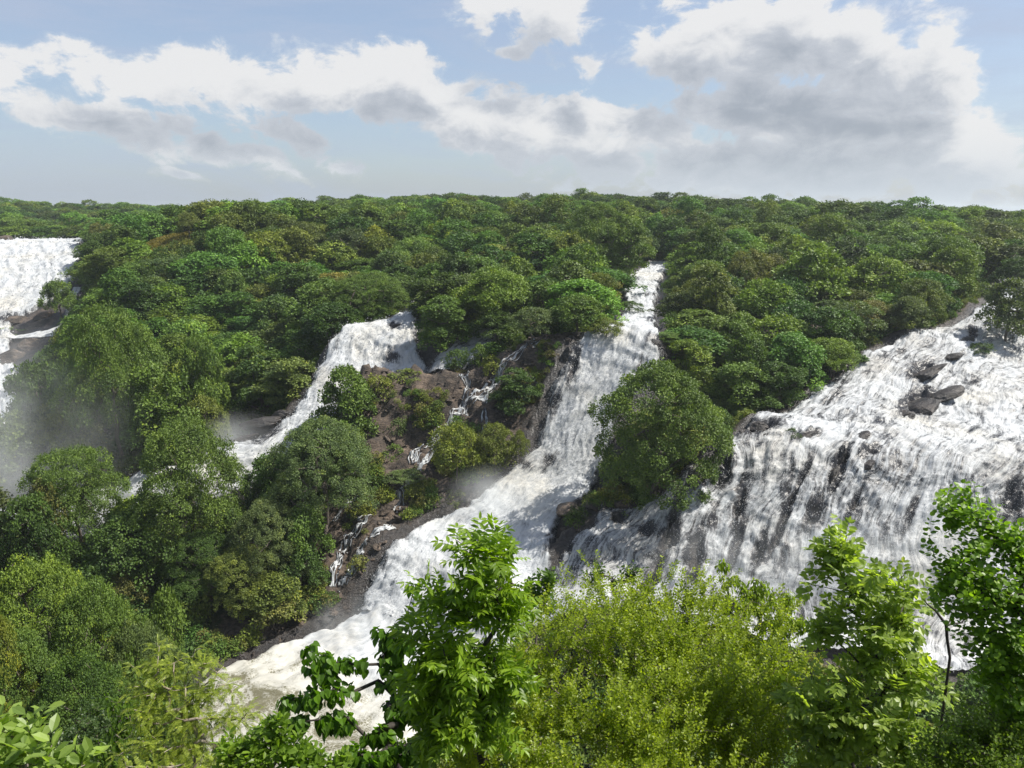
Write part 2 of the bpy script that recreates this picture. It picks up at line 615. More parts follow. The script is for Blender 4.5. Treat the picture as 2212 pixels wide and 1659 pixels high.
# ------------------------------------------------------------------ the lie of the land
# every row of a fall runs across the stream from its left to its right bank: (u, v, Y) points
FALLS = {
    'right': [
        [(2150, 606, 190), (2300, 606, 190)],
        [(2140, 618, 180), (2290, 618, 180)],
        [(2108, 662, 160), (2185, 668, 160), (2270, 676, 158)],
        [(1960, 712, 148), (2090, 735, 147), (2212, 760, 146), (2350, 780, 145)],
        [(1860, 760, 139), (2010, 790, 138), (2180, 805, 138), (2360, 815, 138)],
        [(1755, 838, 129), (1940, 838, 130), (2110, 845, 130), (2370, 855, 130)],
        [(1630, 890, 118.5), (1800, 905, 119), (2000, 915, 119), (2200, 930, 118), (2380, 940, 117)],
        [(1535, 958, 108), (1680, 962, 107.5), (1850, 975, 107), (2020, 985, 106.5), (2212, 1005, 106), (2390, 1030, 105)],
        [(1500, 1010, 104.6), (1650, 1030, 104), (1830, 1045, 103.6), (2010, 1060, 103), (2212, 1080, 102), (2390, 1105, 101)],
        [(1455, 1085, 101.6), (1620, 1105, 101), (1800, 1125, 100.2), (1990, 1150, 99.4), (2190, 1175, 98.5), (2390, 1200, 97)],
        [(1430, 1180, 98), (1590, 1200, 97.2), (1760, 1225, 96.2), (1950, 1250, 95.3), (2160, 1275, 94), (2390, 1300, 92)],
        [(1400, 1270, 94.5), (1560, 1290, 93.5), (1740, 1315, 92.5), (1920, 1350, 91), (2140, 1380, 89), (2390, 1410, 87)],
        [(1330, 1320, 88), (1560, 1350, 86), (1800, 1400, 84), (2100, 1450, 82), (2390, 1480, 80)],
    ],
    'cascade': [
        [(1290, 1092, 106.5), (1400, 1092, 105), (1520, 1050, 104.5)],
        [(1250, 1130, 103.5), (1370, 1135, 102.3), (1470, 1120, 101)],
        [(1190, 1190, 99.5), (1330, 1195, 98.5), (1440, 1195, 97.6)],
        [(1130, 1262, 96), (1290, 1268, 95), (1410, 1272, 94.3)],
        [(1080, 1310, 91), (1260, 1330, 89), (1380, 1330, 88)],
    ],
    'centre': [
        [(1395, 566, 248), (1452, 566, 248)],
        [(1375, 585, 225), (1445, 585, 225)],
        [(1335, 606, 205), (1430, 606, 205)],
        [(1340, 640, 176), (1425, 640, 176)],
        [(1335, 680, 153), (1422, 680, 153)],
        [(1290, 715, 139), (1425, 715, 140)],
        [(1232, 738, 130.5), (1330, 740, 130.5), (1438, 735, 131)],
        [(1205, 790, 127.6), (1300, 795, 127.6), (1425, 800, 127.6)],
        [(1180, 860, 124.5), (1270, 865, 124.3), (1370, 870, 124.2)],
        [(1150, 960, 120.2), (1230, 962, 120.2), (1320, 965, 120)],
        [(1085, 1025, 117.2), (1190, 1035, 116.8), (1300, 1045, 116.2)],
        [(1010, 1082, 113), (1120, 1085, 112.7), (1260, 1085, 112)],
        [(915, 1128, 108.5), (1060, 1140, 107.8), (1210, 1150, 107)],
        [(835, 1168, 103.6), (980, 1205, 101.2), (1195, 1250, 98.2)],
        [(800, 1235, 100.8), (940, 1280, 97.5), (1170, 1320, 92)],
        [(755, 1325, 97.6), (900, 1370, 94), (1120, 1420, 88)],
    ],
    'pool': [
        [(775, 1300, 98.3), (900, 1350, 95), (1120, 1410, 88.8)],
        [(715, 1345, 96.3), (860, 1400, 91), (1060, 1470, 84)],
        [(590, 1395, 92.5), (740, 1450, 86.5), (960, 1540, 77.5)],
        [(470, 1445, 87.8), (640, 1520, 80), (880, 1620, 72)],
        [(380, 1500, 83), (560, 1600, 73.5), (760, 1680, 67.5)],
        [(250, 1540, 80), (420, 1660, 69), (600, 1760, 62.5)],
    ],
    'left': [
        [(880, 655, 165), (905, 655, 165)],
        [(865, 678, 157), (905, 675, 157)],
        [(738, 703, 148.5), (820, 712, 148), (905, 730, 147)],
        [(700, 755, 144.6), (810, 765, 144), (918, 768, 144)],
        [(682, 797, 141.4), (800, 806, 140.6), (925, 808, 140.4)],
        [(655, 842, 137), (725, 846, 136), (790, 840, 137)],
        [(610, 905, 131), (660, 912, 130), (720, 915, 130)],
        [(470, 962, 126), (560, 985, 123), (640, 985, 122.5)],
        [(330, 1000, 122), (430, 1040, 119), (520, 1070, 118)],
        [(150, 1060, 120), (280, 1110, 116), (380, 1130, 116)],
        [(-150, 1100, 118), (-20, 1170, 112), (130, 1190, 112)],
    ],
    'middle': [
        [(1040, 712, 148), (1078, 712, 148)],
        [(985, 735, 144.5), (1082, 735, 144)],
        [(940, 768, 142.3), (1040, 775, 141.5)],
        [(905, 806, 140.6), (980, 812, 139.6)],
    ],
    'distant': [
        [(-260, 520, 345), (190, 520, 345)],
        [(-260, 528, 305), (180, 528, 305)],
        [(-260, 570, 287), (172, 568, 287)],
        [(-260, 630, 268), (150, 625, 269)],
        [(-260, 692, 253), (60, 680, 256)],
        [(-260, 735, 240), (30, 725, 243)],
        [(-260, 790, 222), (40, 790, 222)],
        [(-260, 850, 206), (60, 850, 206)],
        [(-260, 930, 175), (80, 930, 175)],
        [(-260, 1010, 150), (60, 1010, 150)],
    ],
    'channel': [
        [(150, 622, 270), (182, 622, 270)],
        [(135, 665, 256), (168, 662, 256)],
        [(118, 706, 246), (150, 704, 246)],
        [(20, 715, 243), (150, 718, 240)],
        [(-20, 735, 240), (60, 730, 241)],
    ],
}


def row_pts(row, n):
    """n world points evenly along a row, straight between the given ones"""
    P = np.array([pix(*p) for p in row])
    s = np.concatenate(([0], np.cumsum(np.linalg.norm(np.diff(P, axis=0), axis=1))))
    q = np.linspace(0, s[-1], n)
    return np.stack([np.interp(q, s, P[:, k]) for k in range(3)], axis=1)


ctrl = []
for nm, rows in FALLS.items():
    for row in rows:
        ctrl.extend(row_pts(row, max(len(row), 3 if nm in ('distant', 'right') else 2)))


def G(u, v, Y, h):
    p = pix(u, v, Y)
    p[2] -= h
    ctrl.append(p)


for g_ in [
    # left hill
    (215, 560, 210, 7), (200, 640, 190, 8), (215, 720, 172, 8), (380, 512, 236, 0), (455, 505, 240, 0), (320, 520, 238, 1), (520, 470, 300, 7),
    (560, 560, 215, 8), (450, 640, 188, 9), (350, 720, 170, 9), (600, 700, 172, 9), (620, 620, 192, 9), (700, 560, 215, 9),
    (780, 640, 180, 9), (820, 580, 200, 9), (560, 800, 152, 10), (430, 790, 156, 9), (650, 750, 160, 9), (640, 830, 143, 5), (560, 880, 138, 5),
    (760, 690, 157, 5), (270, 800, 150, 9),
    # forest behind the falls
    (900, 510, 230, 10), (1000, 550, 205, 10), (1100, 500, 240, 10), (1200, 470, 270, 10), (1050, 450, 340, 9), (800, 470, 300, 9),
    (650, 458, 340, 8), (1300, 605, 205, 0), (1470, 585, 215, 1), (1450, 640, 178, 0), (1330, 500, 250, 10), (1000, 630, 165, 8), (1150, 625, 168, 8), (1300, 650, 168, 3),
    # island between the left and centre falls
    (1000, 655, 151, 8), (1120, 645, 153, 8), (1240, 660, 150, 7), (1200, 730, 134, 0), (1120, 745, 135, 0), (1100, 690, 146, 5),
    # cliff and ledges
    (785, 797, 134, -.3), (900, 795, 135, 0), (985, 802, 134, 0), (850, 870, 128.5, 0), (960, 880, 127, 0), (860, 960, 124, 0), (1000, 960, 122, 0),
    (1090, 800, 130.5, 0), (1150, 870, 126, 0), (1100, 930, 122.5, 0), (1000, 1010, 118.5, 0), (900, 1075, 113.5, 0), (960, 1055, 115, 0),
    (820, 1110, 110.5, 0), (755, 1150, 108, 0), (730, 1200, 104.5, 0), (705, 1270, 100.5, 0), (645, 1320, 98.3, 0), (560, 1350, 96.8, 0), (430, 1395, 92.5, 0),
    (800, 1030, 117, 0), (700, 1010, 121, 1),
    # hill between the centre and right falls
    (1440, 690, 150, 0), (1520, 640, 163, 9), (1600, 560, 198, 9), (1750, 560, 195, 9), (1700, 630, 166, 9), (1850, 640, 160, 9), (1950, 610, 172, 9),
    (2060, 580, 190, 9), (1560, 740, 138, 9), (1700, 740, 141, 9), (1800, 700, 148, 7), (1470, 800, 128, 6), (1640, 840, 124, 6), (1430, 900, 122, 5), (1540, 480, 265, 9),
    (1800, 480, 265, 9), (2000, 500, 255, 9), (2150, 490, 270, 10), (2210, 540, 220, 9), (2350, 560, 210, 8),
    (1330, 1085, 109, 0), (1430, 1095, 108, 0), (1480, 960, 112, 4), (1380, 1000, 113, 2), (1560, 905, 117, 3), (1230, 1100, 108.5, 0), (1330, 1040, 114, 0),
    # ridges on the skyline
    (0, 425, 640, 10), (-300, 415, 640, 10), (200, 440, 620, 10), (400, 442, 560, 10), (580, 432, 460, 10), (800, 424, 430, 11), (1000, 418, 430, 11), (1200, 418, 430, 11),
    (1400, 420, 430, 11), (1600, 428, 440, 11), (1800, 436, 430, 11), (2000, 438, 400, 12), (2212, 458, 380, 11), (2500, 458, 380, 11),
    (100, 490, 420, 10), (250, 485, 400, 10), (-200, 490, 420, 10), (380, 470, 380, 10),
]:
    G(*g_)
ctrl.extend(np.array(p, dtype=float) for p in [
    # the slope below the viewpoint
    (0, 0, -1.65), (-8, 0, -1.8), (8, 0, -1.8), (0, -15, 1), (-40, -15, 0), (40, -15, 0), (0, 3, -3.4), (-8, 4, -6.5), (8, 4, -6.0), (0, 9, -11.0), (-22, 9, -12), (22, 9, -11.5),
    (0, 20, -23), (-30, 20, -22), (30, 20, -23), (0, 35, -38), (-45, 33, -33), (45, 35, -38), (0, 50, -50), (50, 50, -49), (-40, 46, -44), (-75, 45, -40),
    (0, 62, -57), (60, 64, -55), (-36, 62, -54), (-75, 62, -50), (100, 40, -38), (150, 60, -42), (110, 78, -50), (150, 90, -48), (-120, 60, -48), (-150, 100, -52),
    (70, 74, -56), (30, 72, -57),
    # islands in the lower left river
    (-52, 104, -53), (-35, 102, -53), (-68, 104, -53), (-90, 96, -54), (-28, 99, -54), (-67, 131, -45), (-84, 133, -46), (-54, 129, -45), (-50, 142, -44), (-60, 92, -55), (-75, 84, -54),
    (-45, 85, -56.5), (-110, 130, -50), (-140, 160, -48),
    # far country
    (-300, 900, -40), (0, 900, -45), (300, 900, -45), (-700, 700, -10), (700, 500, -20), (-700, 300, -10), (500, 250, -8), (700, 0, -5), (-600, 0, -5),
    (220, 180, -14), (260, 260, -8), (0, 1500, -60), (-1500, 1500, -60), (1500, 1500, -60), (0, -200, 5), (-300, -200, 5), (300, -200, 5), (-300, 200, -20), (-230, 260, -18),
])
ctrl = np.array(ctrl)
# thin out near-duplicate points so that the solve stays well behaved
keep = []
for p in ctrl:
    if all((p[0] - k[0]) ** 2 + (p[1] - k[1]) ** 2 > 1.2 ** 2 for k in keep):
        keep.append(p)
ctrl = np.array(keep)


def _rbf_fit(P):
    n = len(P)
    d = np.sqrt(((P[:, None, :2] - P[None, :, :2]) ** 2).sum(-1) + .6)
    A = np.zeros((n + 3, n + 3))
    A[:n, :n] = -d + np.eye(n) * 0.02
    A[:n, n] = 1
    A[:n, n + 1:] = P[:, :2] / 100
    A[n, :n] = 1
    A[n + 1:, :n] = P[:, :2].T / 100
    rhs = np.concatenate([P[:, 2], np.zeros(3)])
    return np.linalg.solve(A, rhs)


_W = _rbf_fit(ctrl)


def H(x, y):
    x = np.atleast_1d(np.asarray(x, dtype=float)).ravel()
    y = np.atleast_1d(np.asarray(y, dtype=float)).ravel()
    out = np.empty(len(x))
    n = len(ctrl)
    for s in range(0, len(x), 20000):
        e = min(s + 20000, len(x))
        d = np.sqrt((x[s:e, None] - ctrl[None, :, 0]) ** 2 + (y[s:e, None] - ctrl[None, :, 1]) ** 2 + .6)
        out[s:e] = -d @ _W[:n] + _W[n] + _W[n + 1] * x[s:e] / 100 + _W[n + 2] * y[s:e] / 100
    return out


def Hs(x, y):
    return float(H(x, y)[0])


# ------------------------------------------------------------------ water surfaces
WX0, WY0, WRES = -260.0, 0.0, 1.0
WMASK = np.zeros((440, 620), dtype=bool)      # plan raster of the wet ground


def mark_water(x, y):
    i = ((x - WX0) / WRES).astype(int)
    j = ((y - WY0) / WRES).astype(int)
    ok = (i >= 0) & (i < WMASK.shape[1]) & (j >= 0) & (j < WMASK.shape[0])
    WMASK[j[ok], i[ok]] = True


def spline(P, t):
    """Catmull-Rom through P (n,...) at t in 0..n-1"""
    n = len(P)
    i = np.clip(np.floor(t).astype(int), 0, n - 2)
    f = (t - i).reshape((-1,) + (1,) * (P.ndim - 1))
    p0, p1, p2, p3 = P[np.clip(i - 1, 0, n - 1)], P[i], P[i + 1], P[np.clip(i + 2, 0, n - 1)]
    return .5 * ((2 * p1) + (-p0 + p2) * f + (2 * p0 - 5 * p1 + 4 * p2 - p3) * f ** 2 + (-p0 + 3 * p1 - 3 * p2 + p3) * f ** 3)


def make_fall(key, name, res, mat, amp, thin_spots=(), thin0=0.0, calm=None, lift=.35, edge=1.4, terrace=.36):
    rows = FALLS[key]
    NC = 48
    ctl = np.array([row_pts(r, NC) for r in rows])              # rows x NC x 3
    mid = ctl[:, NC // 2]
    wid = np.linalg.norm(ctl[:, -1] - ctl[:, 0], axis=1)
    seg = np.linalg.norm(np.diff(mid, axis=0), axis=1)
    L = seg.sum()
    cum = np.concatenate(([0], np.cumsum(seg)))
    ns = max(int(L / res), 8)
    na = max(int(wid.max() / res), 6)
    s_m = np.linspace(0, L, ns)
    t = np.interp(s_m, cum, np.arange(len(rows)))
    S = spline(ctl, t)                                           # ns x NC x 3
    c = np.linspace(0, NC - 1, na)
    ci = np.clip(np.floor(c).astype(int), 0, NC - 2)
    cf = (c - ci)[None, :, None]
    S = S[:, ci] * (1 - cf) + S[:, ci + 1] * cf
    # ragged banks
    w = np.linspace(0, 1, na)
    widths = np.interp(s_m, cum, wid)
    x, y = S[..., 0].ravel(), S[..., 1].ravel()
    mark_water(x, y)
    base = H(x, y).reshape(ns, na)
    across = (w[None, :] - .5) * widths[:, None]
    edge_d = np.minimum(w, 1 - w)[None, :] * widths[:, None]
    P3 = np.stack([x, y, base.ravel()], 1)
    jit = (fbm(P3 * .45, 4, 3) - .5).reshape(ns, na) * 2.6
    prof = sm(edge_d + jit, 0.0, edge)
    sa = np.repeat(s_m[:, None], na, 1)
    fl = np.stack([sa.ravel(), across.ravel(), np.zeros(ns * na)], 1)
    warp = (fbm(P3 * np.array([.06, .06, .06]), 3, 91) - .5) * 9 + (fbm(P3 * .25, 2, 93) - .5) * 2.2
    fl[:, 1] += warp
    streak = fbm(fl * np.array([.16, .75, 1]), 4, 11).reshape(ns, na) - .5
    lumps = fbm(P3 * np.array([.55, .55, .4]), 4, 21).reshape(ns, na)
    small = fbm(P3 * 1.7, 4, 31).reshape(ns, na) - .5
    tiny = fbm(P3 * 4.0, 2, 61).reshape(ns, na) - .5
    gz_s = np.gradient(base, axis=0) / np.maximum(np.linalg.norm(np.gradient(S[..., :2], axis=0), axis=-1), 1e-3)
    steep = sm(-gz_s, .1, 1.0)
    cal = np.zeros((ns, na)) if calm is None else np.clip(calm(sa / L, w[None, :] * np.ones_like(sa)), 0, 1)
    a = amp * (.72 + .2 * steep) * (1 - .55 * cal)
    fine = fbm(fl * np.array([.5, 2.1, 1]), 3, 71).reshape(ns, na) - .5
    ph = sa / 5.2 + (fbm(P3 * .07, 3, 95).reshape(ns, na) - .5) * 4
    saw = ph - np.floor(ph)
    ter_ = np.where(saw < .72, saw / .72, (1 - saw) / .28) - .5       # ledge steps: a slow rise to each lip, then a plunge
    bump = a * (ter_ * terrace + streak * .95 + fine * .6 + (lumps - .5) * (.85 - .6 * steep) + small * (.55 - .25 * steep) + tiny * .4)
    # thin sheet over rock: sink there so that the bed shows
    thin = np.full((ns, na), thin0) * (.4 + 1.2 * fbm(P3 * .16, 3, 81)).reshape(ns, na)
    rag = (.5 * streak + .5 + fbm(P3 * .9, 4, 83).reshape(ns, na) * .9 - .25)
    for (u, v, ru, rv, tilt, k) in thin_spots:
        pu, pv = project(x, y, base.ravel())
        du, dv = pu - u, pv - v
        ca, sn = math.cos(R(tilt)), math.sin(R(tilt))
        r2 = ((du * ca + dv * sn) / ru) ** 2 + ((-du * sn + dv * ca) / rv) ** 2
        thin = np.maximum(thin, (k * np.exp(-r2 * 1.2)).reshape(ns, na) * (.48 + 1.0 * rag))
    thin = np.clip(thin + (1 - sm(edge_d + jit, .3, 2.2)) * .5, 0, 1)
    z = base + (prof - 1) * 1.5 + lift * prof + bump * prof - sm(thin, .62, 1.0) * 1.25
    # push along the bed's slope direction as well on steep faces
    dx = np.gradient(S[..., 0], axis=0)
    dy = np.gradient(S[..., 1], axis=0)
    dl = np.maximum(np.hypot(dx, dy), 1e-4)
    X = S[..., 0] + dx / dl * bump * steep * prof * .8
    Yw = S[..., 1] + dy / dl * bump * steep * prof * .8
    V = np.stack([X.ravel(), Yw.ravel(), z.ravel()], 1)
    ii = np.arange(ns * na).reshape(ns, na)
    F = np.stack([ii[:-1, :-1].ravel(), ii[:-1, 1:].ravel(), ii[1:, 1:].ravel(), ii[1:, :-1].ravel()], 1)
    # make the surface face up
    a0, b0, c0 = V[F[len(F) // 2, 0]], V[F[len(F) // 2, 1]], V[F[len(F) // 2, 2]]
    if np.cross(b0 - a0, c0 - a0)[2] < 0:
        F = F[:, ::-1]
    me = mesh_np(name, V, F, mat, True, {'flow': ('POINT', fl), 'thin': ('POINT', thin.ravel()), 'calm': ('POINT', cal.ravel())})
    o = link(name, me)
    return o, V.reshape(ns, na, 3), steep, thin, prof


def project(x, y, z):
    """back to the picture grid"""
    f = y * CP - z * SP
    up = y * SP + z * CP
    f = np.maximum(f, .1)
    return CX + FPX * x / f, CY - FPX * up / f


falls_out = {}
falls_out['right'] = make_fall('right', 'waterfall', .27, M_WATER, .95, [
    (1985, 870, 60, 36, -30, .95), (1990, 800, 55, 30, -30, .8), (1640, 925, 70, 22, -15, .85), (1560, 1010, 36, 80, 10, .8), (1600, 1080, 26, 110, 12, .75),
    (1700, 1060, 18, 90, 14, .6), (1810, 1020, 22, 90, 20, .95), (1880, 975, 40, 26, -20, .8), (1760, 1110, 36, 70, 20, .75), (1940, 1000, 30, 60, 20, .55), (1640, 1190, 24, 80, 16, .75),
    (1500, 1200, 34, 110, 5, .85), (1950, 760, 30, 16, -25, .6), (2100, 720, 16, 26, 0, .8), (1690, 1210, 20, 60, 18, .6), (2190, 1080, 50, 120, 10, .7), (2060, 900, 60, 30, 0, .4),
    (1800, 860, 60, 20, -30, .55), (1880, 800, 40, 16, -30, .5), (1900, 1150, 40, 70, 16, .5), (1740, 945, 50, 16, -15, .7), (1400, 1240, 40, 50, 0, .6), (1760, 1250, 26, 30, 0, .7),
    (2100, 830, 40, 25, 0, .5), (1540, 1120, 30, 60, 10, .6), (1690, 1130, 16, 120, 22, .9), (1730, 1040, 12, 90, 24, .8), (1850, 1080, 14, 110, 24, .8), (1590, 1180, 16, 90, 16, .9), (1970, 1100, 16, 120, 20, .6), (1830, 1200, 20, 60, 18, .7), (1460, 1150, 18, 60, 10, .8)], .37)
falls_out['cascade'] = make_fall('cascade', 'waterfall', .26, M_WATER, .8, [
    (1260, 1130, 40, 30, 0, .8), (1340, 1120, 30, 20, -30, .9), (1480, 1180, 30, 90, 10, .9), (1230, 1180, 24, 40, 20, .7), (1400, 1150, 30, 24, -30, .75), (1330, 1230, 30, 40, 20, .5)], .42)
falls_out['centre'] = make_fall('centre', 'waterfall', .30, M_WATER, .9, [
    (1240, 790, 16, 60, 12, .8), (1200, 880, 14, 60, 12, .55), (1410, 735, 26, 20, 0, .6), (1185, 1000, 40, 28, -20, .55), (1140, 1010, 20, 20, 0, .5), (1400, 690, 20, 10, 0, .5),
    (1260, 1080, 40, 14, -25, .45), (1380, 800, 16, 40, 20, .45), (1370, 605, 30, 6, 0, .5), (1400, 640, 20, 8, 0, .4)], .16)
falls_out['left'] = make_fall('left', 'waterfall', .34, M_WATER, .9, [
    (850, 705, 22, 12, -15, .8), (850, 775, 22, 26, 10, .6), (560, 940, 60, 30, -15, .75), (480, 960, 50, 24, 0, .7), (730, 740, 14, 30, 10, .3)], .16)
falls_out['middle'] = make_fall('middle', 'waterfall', .32, M_WATER, .7, [(1000, 745, 30, 16, 0, .6), (1050, 740, 20, 14, 0, .5)], .2)
falls_out['distant'] = make_fall('distant', 'waterfall', .85, M_WATER, 1.9, [(80, 770, 60, 40, 0, .8), (40, 690, 60, 16, 0, .9)], .2)
falls_out['channel'] = make_fall('channel', 'waterfall', .6, M_WATER, .8, (), .25)
falls_out['pool'] = make_fall('pool', 'river', .30, M_POOL, 1.1, (), .0, calm=lambda s, w: sm(s - .12 * w, .12, .60), lift=.45)
WL = {'right': 'broad white waterfall spreading over dark rock on the right of the gorge',
      'cascade': 'thin streaky cascade over black rock below the big dark tree',
      'centre': 'tall central waterfall pouring from the upper river into white rapids',
      'left': 'white waterfall beside the forested left hill, behind the brown cliff',
      'middle': 'small white fall between the hanging tree and the rock ledge',
      'distant': 'wide white waterfall far off at the left edge',
      'channel': 'narrow white side channel beside the distant left waterfall',
      'pool': 'foaming cream and olive river pool below the central waterfall'}
for k, t_ in falls_out.items():
    tag(t_[0], WL[k], 'river' if k == 'pool' else 'waterfall', None, 'structure')


# thin rivulets running down the cliff, each a narrow strip on the rock
RILLS = [
    ([(1165, 748, 134), (1090, 765, 132), (1075, 800, 130.3), (1050, 830, 128.4), (1005, 870, 127), (975, 905, 125), (950, 940, 123.5), (905, 975, 121.8), (895, 1010, 119.2)], 24, 'rivulet streaming down the cliff between the ledge top and the olive tree'),
    ([(1000, 815, 132.6), (1010, 840, 130), (1000, 868, 127.2), (980, 895, 125.6)], 16, 'short rivulet dropping from the cliff notch beside the yellow shrub'),
    ([(1050, 830, 128.4), (1045, 880, 126.1), (1048, 915, 123.8), (1040, 940, 122.4)], 12, 'thin rivulet falling beside the dark shrub on the cliff'),
    ([(955, 945, 123.2), (930, 990, 120.4), (905, 1020, 118.2)], 12, 'twin strand of the rivulet above the grey shrub'),
    ([(885, 1030, 117.4), (865, 1080, 113.6), (850, 1110, 111)], 24, 'little fan of white water at the foot of the grey shrub'),
    ([(800, 1130, 109.2), (765, 1150, 107.8), (738, 1185, 105.4), (722, 1230, 102.6), (714, 1270, 100.3)], 22, 'white rivulet sliding over the brown bank beside the island trees'),
    ([(850, 1150, 106.5), (800, 1170, 105), (768, 1200, 103.2), (752, 1240, 101.6), (735, 1275, 99.8)], 28, 'curved rivulet nearest the lower white rapids on the brown bank'),
    ([(780, 1060, 114.4), (742, 1085, 112.6), (720, 1120, 110.6)], 8, 'faint rivulet among the shrubs above the brown bank'),
]


def make_rill(pts, wpx, label):
    P = np.array([pix(*p) for p in pts])
    n = 170
    C = spline(P, np.linspace(0, len(P) - 1, n))
    wd = wpx / FPX * P[:, 1].mean() * 1.05
    tan = norm(np.gradient(C, axis=0) * np.array([1, 1, 0]))
    side = np.stack([-tan[:, 1], tan[:, 0], np.zeros(n)], 1)
    side = norm(side * .6 + np.array([-1.0, 0, 0]) * np.where(side[:, :1] > 0, -.6, .6))
    mark_water(C[:, 0], C[:, 1])
    sl = np.concatenate(([0], np.cumsum(np.linalg.norm(np.diff(C, axis=0), axis=1))))
    VV, FF, FLO, TH, base = [], [], [], [], 0
    na = 5
    w = np.linspace(-.5, .5, na)
    ns_ = max(5, int(wd / .17))
    for k in range(ns_):
        q = np.stack([sl * .55, np.full(n, k * 7.1), np.full(n, len(label) * 1.0)], 1)
        off = ((k + .5) / ns_ - .5) * wd * .8 + (fbm(q, 3, 13) - .5) * wd * 1.1
        ww = wd / ns_ * (.35 + 1.5 * vnoise(q * 1.7, 29))
        V = C[:, None, :] + side[:, None, :] * (off[:, None, None] + w[None, :, None] * ww[:, None, None])
        x, y = V[..., 0].ravel(), V[..., 1].ravel()
        z = ground(x, y)
        P3 = np.stack([x, y, z], 1)
        edge = np.tile(1 - np.abs(w) * 2, n)
        b = (fbm(P3 * 2.6, 3, 5) - .5) * .45
        V = np.stack([x, y, z + .16 + .10 * edge + .5 * b * edge], 1)
        ii = np.arange(n * na).reshape(n, na)
        F = np.stack([ii[:-1, :-1].ravel(), ii[:-1, 1:].ravel(), ii[1:, 1:].ravel(), ii[1:, :-1].ravel()], 1)
        m = F[len(F) // 2]
        if np.cross(V[m[1]] - V[m[0]], V[m[2]] - V[m[0]])[2] < 0:
            F = F[:, ::-1]
        gap = fbm(P3 * np.array([1.1, 1.1, .5]), 3, 17)
        F = F[gap[F].mean(1) > .34 - .03 * (k == ns_ // 2)]
        VV.append(V)
        FF.append(F + base)
        base += len(V)
        FLO.append(np.stack([np.repeat(sl, na), np.tile(w, n) * np.repeat(ww, na) + k * 3, np.zeros(n * na)], 1))
        TH.append(np.clip(.24 + .5 * (1 - edge) + (.5 - gap) * 1.2, 0, .85))
    me = mesh_np('rivulet', np.concatenate(VV), np.concatenate(FF), M_WATER, True, {'flow': ('POINT', np.concatenate(FLO)), 'thin': ('POINT', np.concatenate(TH))})
    tag(link('rivulet', me), label, 'rivulet', 'rivulets on the cliff', 'structure')


# ------------------------------------------------------------------ terrain
def spread_distance():
    d = np.where(WMASK, 0.0, 1e3)
    for _ in range(14):                         # chamfer distance, metres
        for ax in (0, 1):
            for d_ in (1, -1):
                d = np.minimum(d, np.roll(d, d_, ax) + 1.0)
    return d


from_water = spread_distance()


def water_dist(x, y):
    i = np.clip(((np.asarray(x) - WX0) / WRES).astype(int), 0, WMASK.shape[1] - 1)
    j = np.clip(((np.asarray(y) - WY0) / WRES).astype(int), 0, WMASK.shape[0] - 1)
    d = from_water[j, i]
    inside = (np.asarray(x) > WX0) & (np.asarray(x) < WX0 + 620) & (np.asarray(y) > 0) & (np.asarray(y) < 440)
    return np.where(inside, np.minimum(d, 14), 14)


ROCK_ZONES = [(880, 860, 128, 12), (980, 850, 130, 10), (800, 830, 131, 8), (1150, 800, 130, 9), (1120, 860, 127, 9), (1190, 745, 133, 6), (930, 970, 122, 9), (1040, 960, 121, 9), (860, 1060, 114, 9),
              (760, 1150, 108, 8), (820, 1130, 109, 8), (720, 1230, 103, 6), (660, 1300, 99, 6), (1230, 1095, 108, 7), (1330, 1090, 108, 7), (1430, 1085, 107, 6), (1500, 1000, 108, 5), (1000, 1020, 117, 8),
              (60, 690, 252, 14), (90, 760, 232, 16), (20, 790, 224, 14), (480, 930, 132, 10), (560, 920, 133, 8), (1180, 700, 143, 6), (1000, 740, 143, 6), (560, 1345, 97, 6), (2080, 640, 166, 8), (1700, 855, 122, 5)]
_rz = np.array([list(pix(u, v, Y)[:2]) + [r] for u, v, Y, r in ROCK_ZONES])
GRASS_ZONES = [(380, 514, 236, 9), (330, 520, 236, 7), (450, 506, 240, 7), (300, 540, 226, 5)]
_gz = np.array([list(pix(u, v, Y)[:2]) + [r] for u, v, Y, r in GRASS_ZONES])


def zone(x, y, Z):
    d = np.sqrt((np.asarray(x)[:, None] - Z[None, :, 0]) ** 2 + (np.asarray(y)[:, None] - Z[None, :, 1]) ** 2) / Z[None, :, 2]
    return np.clip(1.35 - d.min(1), 0, 1)


def axis(parts):
    a = [np.arange(s, e, st) for s, e, st in parts]
    return np.unique(np.round(np.concatenate(a), 3))


gx = axis([(-4500, -600, 300), (-600, -240, 30), (-240, -90, 3.0), (-90, -60, 1.2), (-60, -34, .62), (-34, 10, .4), (10, 70, .62), (70, 110, 1.2), (110, 260, 4), (260, 600, 30), (600, 4801, 300)])
gy = axis([(-300, -10, 30), (-10, 66, 2.0), (66, 92, 1.0), (92, 108, .62), (108, 138, .45), (138, 152, .62), (152, 200, 1.4), (200, 270, 2.4), (270, 480, 7), (480, 900, 30), (900, 6001, 300)])
TX, TY = np.meshgrid(gx, gy)
tx, ty = TX.ravel(), TY.ravel()
tz = H(tx, ty)
